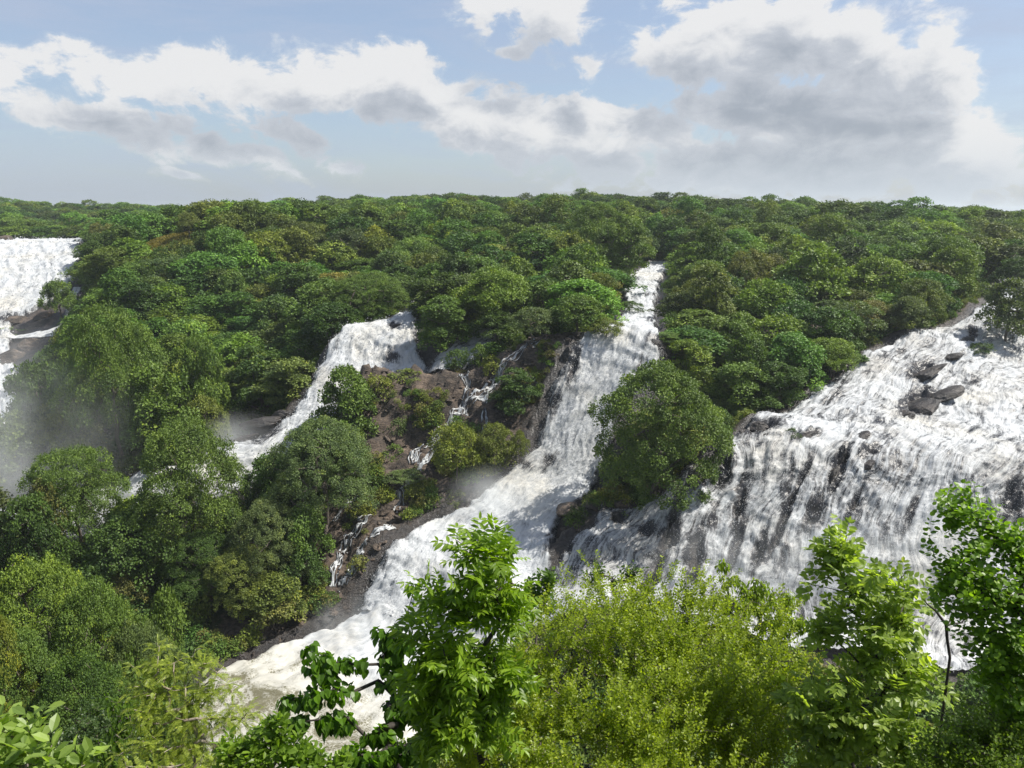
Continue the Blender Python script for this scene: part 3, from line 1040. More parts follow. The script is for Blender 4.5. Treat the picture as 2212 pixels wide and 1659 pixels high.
# beyond the mapped ground the land levels out
far = sm(np.hypot(tx, ty), 1100, 1600)
tz = tz * (1 - far) + (-55 - 0 * tx) * far
rockz = np.zeros(len(tx))
near = (np.abs(tx) < 240) & (ty > 0) & (ty < 400)
rockz[near] = zone(tx[near], ty[near], _rz)
grassz = np.zeros(len(tx))
grassz[near] = zone(tx[near], ty[near], _gz)
wd = water_dist(tx, ty)
P3 = np.stack([tx, ty, tz], 1)
ter = (fbm(P3 * .12, 4, 41) - .5) * 1.6 * sm(wd, 2, 8)
cra = fbm(P3 * np.array([.35, .35, .9]), 5, 51)
blk = np.floor(cra * 9) / 9 * .6 + cra * .4                      # stepped ledges
crag = (blk - .5) * 4.4 + (fbm(P3 * 1.6, 3, 55) - .5) * 1.3
tz = tz + np.where(wd < 1, -.75, 0.0) + ter * (1 - rockz) * (ty > 30) + crag * np.maximum(rockz * sm(wd, .5, 3), .18 * (wd < 1)) * near
tz = np.where((np.hypot(tx, ty) < 6), np.minimum(tz, -1.5), tz)
ny, nx = TX.shape
ii = np.arange(nx * ny).reshape(ny, nx)
TF = np.stack([ii[:-1, :-1].ravel(), ii[:-1, 1:].ravel(), ii[1:, 1:].ravel(), ii[1:, :-1].ravel()], 1)
wet_a = (1 - sm(wd, .5, 4.0)) * near
rock_a = np.clip(np.maximum(rockz, (wd < 3.0) * .95 * near), 0, 1)
tme = mesh_np('terrain', np.stack([tx, ty, tz], 1), TF, M_GROUND, True,
              {'rock': ('POINT', rock_a), 'grass': ('POINT', np.clip(grassz * 1.4, 0, 1) * (rockz < .2)), 'wet': ('POINT', wet_a)})
terrain = tag(link('terrain', tme), 'forested gorge slopes with brown rock ledges around the waterfalls', 'ground', None, 'structure')
TZ2 = tz.reshape(ny, nx)


def ground(x, y):
    """height of the finished terrain mesh"""
    x = np.atleast_1d(np.asarray(x, float))
    y = np.atleast_1d(np.asarray(y, float))
    i = np.clip(np.searchsorted(gx, x) - 1, 0, nx - 2)
    j = np.clip(np.searchsorted(gy, y) - 1, 0, ny - 2)
    fx = (x - gx[i]) / (gx[i + 1] - gx[i])
    fy = (y - gy[j]) / (gy[j + 1] - gy[j])
    return (TZ2[j, i] * (1 - fx) * (1 - fy) + TZ2[j, i + 1] * fx * (1 - fy) + TZ2[j + 1, i] * (1 - fx) * fy + TZ2[j + 1, i + 1] * fx * fy)


# rivulets follow every step of the finished rock
for r_ in RILLS:
    make_rill(*r_)
from_water = spread_distance()                  # nothing takes root in the rivulets

# ------------------------------------------------------------------ rocks
def rock_mesh(name, seed, squash, mat):
    """angular boulder: a sphere grid cut by random planes, then roughened"""
    rg = np.random.default_rng(seed)
    nu, nv = 22, 13
    th = np.linspace(0, 2 * math.pi, nu, endpoint=False)
    ph = np.linspace(0.06, math.pi - .06, nv)
    T, Ph = np.meshgrid(th, ph)
    D = np.stack([np.sin(Ph) * np.cos(T), np.sin(Ph) * np.sin(T), np.cos(Ph)], -1).reshape(-1, 3)
    r = np.ones(len(D))
    for _ in range(16):
        n = norm(rg.normal(size=3))
        dcut = rg.uniform(.55, .95)
        c = D @ n
        r = np.where(c > 1e-3, np.minimum(r, dcut / np.maximum(c, 1e-3)), r)
    V = D * r[:, None]
    V *= 1 + (fbm(V * 3 + seed, 4, seed) - .5)[:, None] * .3
    V *= np.array(squash)
    ii = np.arange(nu * nv).reshape(nv, nu)
    F = []
    for j in range(nv - 1):
        for i in range(nu):
            k = (i + 1) % nu
            F.append((ii[j, i], ii[j + 1, i], ii[j + 1, k], ii[j, k]))
    V = np.vstack([V, V[:nu].mean(0), V[-nu:].mean(0)])
    nvv = len(V)
    for i in range(nu):
        k = (i + 1) % nu
        F.append((nvv - 2, ii[0, i], ii[0, k], ii[0, k]))
        F.append((nvv - 1, ii[-1, k], ii[-1, i], ii[-1, i]))
    quads = [f for f in F if len(set(f)) == 4]
    tris = [f[:3] for f in F if len(set(f)) == 3]
    me = bpy.data.meshes.new(name)
    me.from_pydata([tuple(v) for v in V], [], quads + tris)
    me.materials.append(mat)
    me.polygons.foreach_set('use_smooth', [False] * len(me.polygons))
    return me


ROCKS = [rock_mesh('rock', 100 + i, (1, .8, .62), M_ROCK_WET) for i in range(4)]
ROCKS_DRY = [rock_mesh('rock', 200 + i, (1, .85, .7), M_ROCK) for i in range(4)]
# u, v, Y, width px, height px, tilt, dry?, label
ROCK_LIST = [
    (1985, 876, 123.6, 136, 40, -31, 0, 'largest dark wet rock jutting out of the right waterfall, slanting down to the left'),
    (2038, 846, 126.4, 84, 24, -22, 0, 'dark slab at the upper right end of the largest rock in the right waterfall'),
    (1948, 902, 121.2, 62, 30, -40, 0, 'dark block at the lower left end of the largest rock in the right waterfall'),
    (2005, 800, 133, 90, 20, -22, 0, 'rounded black rock veiled by water above the largest rock of the right waterfall'),
    (2060, 765, 140, 60, 16, -15, 0, 'flat dark rock in the upper reach of the right waterfall'),
    (2085, 730, 147, 36, 24, -15, 0, 'dark rock just below the narrow head of the right waterfall'),
    (1638, 925, 114, 46, 26, -10, 0, 'blocky dark rock at the left bank of the right waterfall'),
    (1605, 932, 113.4, 30, 22, 0, 0, 'small dark rock nearest the bank trees of the right waterfall'),
    (1668, 908, 116, 34, 20, -20, 0, 'small dark rock half under foam above the blocky rock'),
    (1592, 957, 110.4, 50, 16, -10, 0, 'low dark ledge at the lip of the right waterfall'),
    (1640, 950, 110.6, 58, 12, -16, 0, 'long low ledge at the lip beside the blocky dark rock'),
    (1738, 948, 110.2, 60, 22, -18, 0, 'dark rock with a sapling on the lip of the right waterfall'),
    (1712, 965, 109.0, 34, 14, 0, 0, 'small rock at the foot of the sapling on the lip'),
    (1845, 960, 110.3, 64, 14, -25, 0, 'thin dark rock slanting up right of the sapling rock'),
    (1806, 990, 107.6, 24, 70, 22, 0, 'tall dark rib of rock splitting the right waterfall below its lip'),
    (1790, 1030, 104.9, 16, 66, 24, 0, 'lower end of the dark rib splitting the right waterfall'),
    (1870, 1010, 105.6, 60, 18, -38, 0, 'half covered slanting rock right of the dark rib'),
    (1770, 705, 150, 60, 18, 5, 1, 'brown rock face peeping out between the trees left of the right waterfall'),
    (1655, 715, 146, 66, 26, 0, 1, 'reddish brown boulder in the shade of the right hill'),
    (1905, 700, 152, 40, 22, 0, 1, 'brown bank rock under the trees at the head of the right waterfall'),
    (1232, 1095, 108.3, 60, 34, -10, 1, 'dark boulder on the left end of the ledge below the big tree'),
    (1290, 1100, 107.6, 70, 30, 5, 1, 'brown ledge boulder with a tuft of green under the big tree'),
    (1345, 1085, 107.2, 60, 26, 0, 1, 'brown ledge boulder right under the trunk of the big tree'),
    (1492, 1060, 105.2, 50, 40, 10, 0, 'black boulder between the big tree and the right waterfall'),
    (1518, 1082, 102.6, 36, 14, 0, 0, 'low rock with a bush at the left edge of the right waterfall'),
    (1380, 1262, 94.6, 56, 36, -8, 0, 'dark boulder at the foot of the thin cascade, just above the yellow green bush'),
    (1140, 1268, 95.4, 40, 20, 0, 0, 'small wet boulder at the foot of the rapids behind the bright green tree'),
    (848, 703, 150, 34, 14, -10, 0, 'dark rock at the lip of the left waterfall'),
    (838, 712, 148.6, 22, 9, 0, 0, 'small rock just under the rock at the lip of the left waterfall'),
    (560, 905, 131, 90, 30, -10, 0, 'dark spray wet rock at the foot of the left waterfall'),
    (605, 890, 132.5, 46, 18, -20, 0, 'small rock beside the white foot of the left waterfall'),
    (525, 945, 127.5, 70, 20, -15, 0, 'flat grey rock in the misty run below the left waterfall'),
    (655, 1318, 97.6, 44, 18, 0, 0, 'wet rock where the brown bank meets the foaming pool'),
    (612, 1328, 97.2, 30, 12, 0, 0, 'small dark stone on the bank edge of the pool'),
    (905, 1168, 104.8, 40, 20, 0, 0, 'low rock at the left edge of the white rapids'),
    (955, 1050, 116, 70, 26, -10, 1, 'brown slab between the olive tree and the rapids'),
    (40, 690, 253, 60, 26, 0, 1, 'brown rock island below the distant waterfall at the left edge'),
    (98, 682, 254, 50, 34, 0, 1, 'brown rock at the right end of the distant island'),
    (70, 742, 236, 80, 34, 0, 1, 'broad grey brown slab below the distant waterfall'),
    (22, 770, 228, 60, 40, 0, 1, 'grey brown slab at the left edge with thin rivulets'),
    (118, 752, 236, 50, 30, 0, 1, 'grey slab beside the crown of the tall spreading tree'),
    (12, 512, 318, 30, 18, 0, 1, 'pale stones on the far bank above the distant waterfall'),
    (1385, 604, 207, 34, 8, 0, 0, 'low dark rock in the upper river'),
    (1360, 632, 184, 26, 7, 0, 0, 'small rock in the upper river below the bend'),
    (1408, 594, 216, 40, 6, 0, 1, 'flat brown shelf in the upper river nearest the bend'),
    (1412, 745, 130.5, 30, 22, 20, 0, 'dark rock at the right end of the central lip'),
    (520, 1412, 90.6, 36, 16, 0, 0, 'wet stone half under foam at the left edge of the pool'),
    (560, 1385, 93.2, 26, 12, 0, 0, 'small wet stone beside the reeds at the pool edge'),
    (470, 1425, 89.6, 30, 14, 0, 0, 'dark stone near the rust tinged shrub at the pool edge'),
    (700, 1335, 96.9, 30, 14, 0, 0, 'wet stone where the rapids strike the brown bank'),
    (1225, 770, 129.3, 22, 40, 10, 0, 'dark rock showing through the left edge of the central waterfall'),
]
for k, (u, v, Y, wpx, hpx, tilt, dry, lab) in enumerate(ROCK_LIST):
    p = pix(u, v, Y)
    t = dist_along(v, Y)
    me = (ROCKS_DRY if dry else ROCKS)[k % 4]
    o = link('rock', me)
    hz0 = hpx / 2 * t / FPX
    o.location = (p[0], p[1], max(p[2], Hs(p[0], p[1])) - hz0 * (.35 if dry else .62))
    sx, sz = wpx / 2 * t / FPX, hpx / 2 * t / FPX
    o.scale = (sx * 1.12, (sx + sz) * .62, sz * (1.8 if dry else 1.7))
    o.rotation_euler = (R(RNG.uniform(-12, 12)), R(-tilt), R(RNG.uniform(-20, 20)))
    o.rotation_euler = (R(RNG.uniform(-8, 8)), R(tilt), 0)
    tag(o, lab, 'rock', 'rocks in and beside the waterfalls')


# ------------------------------------------------------------------ trees: skeleton, limbs, leaves
def skeleton(rg, base, trunk_top, targets, seg=.9, wander=.12, sag=0.0):
    """grow limbs from a trunk to every target point; returns nodes, parents, radii weights"""
    nodes = [np.array(base, float)]
    par = [-1]
    n = max(int(np.linalg.norm(np.subtract(trunk_top, base)) / seg), 2)
    for i in range(1, n + 1):
        f = i / n
        p = np.array(base) * (1 - f) + np.array(trunk_top) * f + rg.normal(size=3) * wander * seg * np.array([1, 1, .2])
        nodes.append(p)
        par.append(len(nodes) - 2)
    order = np.argsort(np.linalg.norm(targets - np.array(trunk_top), axis=1))
    ends = {}
    low = max(1, int(n * .45))
    for ti in order:
        T = targets[ti]
        A = np.array(nodes[low:])
        d = np.linalg.norm(A - T, axis=1)
        # prefer attaching lower / nearer the trunk rather than from straight above
        cost = d + .5 * np.maximum(A[:, 2] - T[2], 0)
        j = int(np.argmin(cost)) + low
        P = nodes[j]
        L = np.linalg.norm(T - P)
        m = max(int(L / seg), 1)
        prev = j
        bow = rg.normal(size=3) * .10 * L
        bow[2] = abs(bow[2]) * .6 - sag * L
        for i in range(1, m + 1):
            f = i / m
            q = P * (1 - f) + T * f + bow * math.sin(math.pi * f) * (0.6 if m > 1 else 0)
            if i < m:
                q = q + rg.normal(size=3) * wander * seg * .7
            nodes.append(q)
            par.append(prev)
            prev = len(nodes) - 1
        ends[ti] = prev
    nodes = np.array(nodes)
    w = np.zeros(len(nodes))
    kids = np.bincount([p for p in par if p >= 0], minlength=len(nodes))
    w[kids == 0] = 1.0
    for i in range(len(nodes) - 1, 0, -1):
        w[par[i]] += w[i]
    return nodes, par, w, ends


def tubes(nodes, par, w, r_tip, r_base, sides=5, power=.5):
    rad = r_tip + (r_base - r_tip) * (np.maximum(w - 1, 0) / max(w.max() - 1, 1)) ** power
    A, B, RA, RB = [], [], [], []
    main = {}
    for i in range(1, len(nodes)):
        p = par[i]
        if p not in main or w[i] > w[main[p]]:
            main[p] = i
    for i in range(1, len(nodes)):
        p = par[i]
        A.append(nodes[p])
        B.append(nodes[i])
        RA.append(rad[p] if main[p] == i else min(rad[p], rad[i] * 1.25))
        RB.append(rad[i])
    A, B, RA, RB = map(np.array, (A, B, RA, RB))
    d = norm(B - A)
    ref = np.where(np.abs(d[:, 2:3]) < .9, np.array([[0, 0, 1.0]]), np.array([[1.0, 0, 0]]))
    e1 = norm(np.cross(d, ref))
    e2 = np.cross(d, e1)
    ang = np.linspace(0, 2 * math.pi, sides, endpoint=False)
    ring = e1[:, None, :] * np.cos(ang)[None, :, None] + e2[:, None, :] * np.sin(ang)[None, :, None]
    VA = A[:, None, :] - d[:, None, :] * RA[:, None, None] * .3 + ring * RA[:, None, None]
    VB = B[:, None, :] + ring * RB[:, None, None]
    n = len(A)
    V = np.concatenate([VA, VB], 1).reshape(-1, 3)
    k = np.arange(sides)
    f = np.stack([k, (k + 1) % sides, sides + (k + 1) % sides, sides + k], 1)
    F = (np.arange(n)[:, None, None] * 2 * sides + f[None]).reshape(-1, 4)
    return V, F


# leaf outlines, pointing along +Y, lying in XY, folded along the middle (x, y, z)
LEAF_QUAD = (np.array([(0, 0, 0), (.36, .45, .10), (0, 1, 0), (-.36, .45, .10)], float), np.array([(0, 1, 2, 3)]))
LEAF_LANCE = (np.array([(0, 0, 0), (.17, .30, .05), (.15, .65, .04), (0, 1, -.10), (-.15, .65, .04), (-.17, .30, .05), (0, .33, 0), (0, .66, -.02)], float),
              np.array([(0, 1, 6, 6), (1, 2, 7, 6), (2, 3, 7, 7), (0, 6, 5, 5), (6, 7, 4, 5), (7, 3, 4, 4)]))
LEAF_HEART = (np.array([(0, .06, 0), (.30, 0, .06), (.42, .28, .09), (.26, .66, .03), (0, 1, -.14), (-.26, .66, .03), (-.42, .28, .09), (-.30, 0, .06), (0, .45, -.03)], float),
              np.array([(0, 1, 2, 8), (8, 2, 3, 3), (8, 3, 4, 4), (0, 8, 6, 7), (8, 5, 6, 6), (8, 4, 5, 5)]))
LEAF_ROUND = (np.array([(0, 0, 0), (.38, .2, .05), (.46, .55, .04), (.22, .92, 0), (-.22, .92, 0), (-.46, .55, .04), (-.38, .2, .05), (0, .5, -.02)], float),
              np.array([(0, 1, 2, 7), (7, 2, 3, 3), (7, 3, 4, 4), (7, 4, 5, 5), (0, 7, 5, 6)]))
LEAF_OVAL = (np.array([(0, 0, 0), (.22, .3, .05), (.25, .66, .04), (0, 1, -.06), (-.25, .66, .04), (-.22, .3, .05), (0, .5, -.02)], float),
             np.array([(0, 1, 2, 6), (6, 2, 3, 3), (6, 3, 4, 4), (0, 6, 4, 5)]))
LEAF_STRIP = (np.array([(0, 0, 0), (.16, .1, 0), (.13, .9, -.06), (0, 1, -.1), (-.13, .9, -.06), (-.16, .1, 0)], float), np.array([(0, 1, 2, 3), (0, 3, 4, 5)]))


def frames(direc, normal):
    """orthonormal (side, along, up) for leaves"""
    y = norm(direc)
    x = norm(np.cross(y, normal))
    z = np.cross(x, y)
    return np.stack([x, y, z], 1)       # n x 3(axis) x 3


def expand(template, pos, direc, normal, size):
    tv, tf = template
    Fm = frames(direc, normal)
    V = pos[:, None, :] + np.einsum('kj,njd->nkd', tv, Fm) * np.asarray(size)[:, None, None]
    n = len(pos)
    F = (np.arange(n)[:, None, None] * len(tv) + tf[None]).reshape(-1, 4)
    return V.reshape(-1, 3), F


def leaf_mesh(name, template, pos, direc, normal, size, mat, tint):
    V, F = expand(template, pos, direc, normal, size)
    tv, tf = template
    me = bpy.data.meshes.new(name)
    quads = np.array([len(set(f)) == 4 for f in tf])
    # mixed quads and triangles
    k = np.where(np.tile(quads, len(pos)), 4, 3).astype(np.int32)
    starts = np.concatenate(([0], np.cumsum(k)[:-1])).astype(np.int32)
    sel = np.ones((len(F), 4), bool)
    sel[k == 3, 3] = False
    loops = F[sel].astype(np.int32)
    me.vertices.add(len(V))
    me.vertices.foreach_set('co', V.astype(np.float32).ravel())
    me.loops.add(len(loops))
    me.loops.foreach_set('vertex_index', loops)
    me.polygons.add(len(F))
    me.polygons.foreach_set('loop_start', starts)
    me.polygons.foreach_set('use_smooth', np.zeros(len(F), bool))
    me.update(calc_edges=True)
    at = me.attributes.new('tint', 'FLOAT', 'POINT')
    at.data.foreach_set('value', np.repeat(tint, len(tv)).astype(np.float32))
    me.materials.append(mat)
    return me


def tree_proto(seed, Ht, Rc, kind, n_leaf, leaf, trunk_frac=.35, mat_leaf=None, clump_r=None, lobes=None, fill=.5):
    """a tree of height Ht and crown radius Rc standing at the origin: (limb verts, limb faces, leaf arrays)"""
    rg = np.random.default_rng(seed)
    z0 = Ht * trunk_frac
    L = []
    if kind == 'layered':                       # wide spreading crown in flat storeys
        n = lobes or 16
        for i in range(n):
            f = (i + .5) / n
            z = z0 + (Ht - z0) * (.12 + .80 * f)
            rr = Rc * (1.0 - .62 * f ** 1.6) * rg.uniform(.35, .86)
            a = i * 2.4 + rg.uniform(-.4, .4)
            r = Rc * rg.uniform(.27, .42)
            L.append((rr * math.cos(a), rr * math.sin(a), z, r, r * .42))
        L.append((0, 0, Ht - Rc * .12, Rc * .42, Rc * .18))
    elif kind == 'tall':
        n = lobes or 14
        for i in range(n):
            f = (i + .5) / n
            z = Ht * (.12 + .80 * f)
            rr = Rc * (1 - .55 * f) * rg.uniform(.3, .8)
            a = i * 2.4 + rg.uniform(-.5, .5)
            r = Rc * rg.uniform(.32, .5)
            L.append((rr * math.cos(a), rr * math.sin(a), z, r, r * .8))
        L.append((0, 0, Ht - Rc * .3, Rc * .4, Rc * .32))
    else:                                       # round
        n = lobes or 11
        for i in range(n):
            f = (i + .5) / n
            z = z0 + (Ht - z0) * (.15 + .68 * f)
            rr = Rc * math.sqrt(max(1 - (f * 1.02) ** 2, .05)) * rg.uniform(.45, .72)
            a = i * 2.4 + rg.uniform(-.5, .5)
            r = Rc * rg.uniform(.32, .5)
            L.append((rr * math.cos(a), rr * math.sin(a), z, r, r * .75))
        L.append((0, 0, Ht - Rc * .34, Rc * .42, Rc * .34))
    cl = clump_r or Rc * .16
    C, CN = [], []
    for li, (lx, ly, lz, r, rz) in enumerate(L):
        m = max(int(2.3 * (r / cl) ** 2), 5)
        d = norm(rg.normal(size=(m, 3)))
        d[:, 2] = np.where(d[:, 2] < -.25, -d[:, 2], d[:, 2])
        q = np.array([lx, ly, lz]) + d * np.array([r, r, rz]) * rg.uniform(.75, 1.05, size=(m, 1))
        ok = np.ones(m, bool)
        for lj, (kx, ky, kz, r2, rz2) in enumerate(L):
            if lj != li:
                e = (q - np.array([kx, ky, kz])) / np.array([r2, r2, rz2])
                ok &= (e ** 2).sum(1) > .62
        C.append(q[ok])
        CN.append(norm(d[ok] * np.array([1, 1, 1.2]) + np.array([0, 0, .35])))
    C, CN = np.concatenate(C), np.concatenate(CN)
    # limbs run to the lobes, twigs to the clumps
    lob = np.array([(l[0], l[1], l[2] - l[4] * .5) for l in L])
    tt = (rg.normal() * .2, rg.normal() * .2, z0 + (Ht - z0) * .35)
    sub = C[rg.permutation(len(C))[:min(len(C), 60)]]
    nodes, par, w, ends = skeleton(rg, (0, 0, -1.2), tt, np.concatenate([lob, sub - CN[:len(sub)] * 0]), seg=max(Ht / 12, .5), wander=.16)
    tv, tf = tubes(nodes, par, w, Ht * .0022, Ht * .022, 5, .55)
    # leaves: domes over every clump
    per = np.maximum(rg.poisson(n_leaf / len(C), len(C)), 3)
    idx = np.repeat(np.arange(len(C)), per)
    n = len(idx)
    size_c = rg.uniform(.6, 1.4, len(C))[idx] * cl
    d = norm(rg.normal(size=(n, 3)))
    cn = CN[idx]
    dot = (d * cn).sum(1)
    d = np.where((dot < .05)[:, None], d - 2 * dot[:, None] * cn, d)
    rad = rg.uniform(.0, 1, n) ** .35
    pos = C[idx] + d * (size_c * rad)[:, None] * np.array([1.1, 1.1, .92])
    nrm = norm(d * .85 + cn * .3 + np.array([0, 0, .35]) + rg.normal(size=(n, 3)) * .34)
    dr = norm(d * .8 + rg.normal(size=(n, 3)) * .8 + np.array([0, 0, -.25]))
    sz = leaf * rg.uniform(.65, 1.25, n)
    base_t = np.clip(rg.normal(.45, .2, len(C)), .05, .9)[idx]
    tint = np.clip(base_t + rg.normal(0, .13, n), 0, 1)
    return (tv, tf), (pos, dr, nrm, sz, tint)


def make_proto(name, **k):
    (tv, tf), (pos, dr, nrm, sz, tint) = tree_proto(**k)
    tr = mesh_np(name + '_trunk', tv, tf, M_BARK, True)
    cr = leaf_mesh(name + '_crown', LEAF_QUAD, pos, dr, nrm, sz, M_LEAF, tint)
    return {'trunk': tr, 'crown': cr, 'H': k['Ht'], 'R': k['Rc']}


PROTO = {
    'layered': [make_proto('layered', seed=11 + i, Ht=14, Rc=9, kind='layered', n_leaf=16000, leaf=.46, trunk_frac=.30, clump_r=1.25) for i in range(3)],
    'round': [make_proto('round', seed=31 + i, Ht=10, Rc=5, kind='round', n_leaf=9500, leaf=.40, trunk_frac=.16, clump_r=1.0) for i in range(4)],
    'tall': [make_proto('tall', seed=51 + i, Ht=13, Rc=4.6, kind='tall', n_leaf=10000, leaf=.40, trunk_frac=.18, clump_r=1.0) for i in range(3)],
    'airy': [make_proto('airy', seed=71 + i, Ht=9, Rc=5, kind='round', n_leaf=6500, leaf=.30, trunk_frac=.30, clump_r=.62, lobes=9) for i in range(2)],
    'great': [make_proto('great', seed=91 + i, Ht=20, Rc=9.5, kind='round', n_leaf=52000, leaf=.32, trunk_frac=.06, clump_r=1.15, lobes=24) for i in range(1)],
    'rain': [make_proto('rain', seed=95 + i, Ht=20, Rc=12, kind='layered', n_leaf=46000, leaf=.33, trunk_frac=.26, clump_r=1.25, lobes=30) for i in range(2)],
    'near': [make_proto('near', seed=99 + i, Ht=16, Rc=8, kind='round', n_leaf=60000, leaf=.20, trunk_frac=.15, clump_r=.62, lobes=22) for i in range(2)],
    'shrub': [make_proto('shrub', seed=121 + i, Ht=3.2, Rc=2.0, kind='round', n_leaf=1600, leaf=.24, trunk_frac=.1, clump_r=.5, lobes=7) for i in range(2)],
}

# leaf colours, linear
GREENS = {
    'dark': (.066, .116, .026), 'mid': (.100, .162, .035), 'bright': (.142, .210, .037), 'olive': (.130, .162, .038), 'grey': (.108, .152, .058),
    'yellow': (.165, .200, .036), 'brown': (.142, .152, .048), 'deep': (.054, .098, .026),
}


def place_tree(name, proto, loc, sxy, sz, rot, colour, label, cat='tree', group=None, lean=0.0):
    r = empty(name, loc)
    r.rotation_euler = (lean * .6, lean, rot)
    r.scale = (sxy, sxy, sz)
    t = link('trunk', proto['trunk'], r)
    c = link('crown', proto['crown'], r)
    c.color = (*colour, 1)
    tag(r, label, cat, group)
    return r


TREES_AT = []          # x, y, crown radius: taken ground


def jit_col(key, k=.14):
    c = np.array(GREENS[key]) * (1 + RNG.uniform(-k, k)) * (1 + RNG.uniform(-k * .5, k * .5, 3))
    return tuple(float(v) for v in c)


def tree_px(u, vtop, Y, wpx, kind, colour, label, idx=0, zg=None, name='tree', cat='tree', group=None, rot=None, sink=0.0, vbase=None):
    """a tree whose crown is wpx wide and tops out at (u, vtop) at forward distance Y"""
    p = pix(u, vtop, Y)
    t = dist_along(vtop, Y)
    z = float(ground(p[0], p[1])[0]) if zg is None else zg
    if zg is None and vbase is None:
        need = min(.80 * wpx * t / FPX, 15.0)          # step forward down the slope until the tree can stand upright
        for _ in range(24):
            if p[2] - z >= need or water_dist([p[0]], [p[1] - .5])[0] < 1.0:
                break
            Y -= .5
            p = pix(u, vtop, Y)
            t = dist_along(vtop, Y)
            z = float(ground(p[0], p[1])[0])
    if vbase is not None:
        z = pix(u, vbase, Y)[2]
    pr = PROTO[kind][idx % len(PROTO[kind])]
    sz = max(p[2] - z + sink, .8) / pr['H']
    sxy = wpx / 2 * t / FPX / (pr['R'] * 1.06)
    TREES_AT.append((p[0], p[1], sxy * pr['R']))
    return place_tree(name, pr, (p[0], p[1], z - sink), sxy, sz, RNG.uniform(0, 6.28) if rot is None else rot, jit_col(colour, .06), label, cat, group)


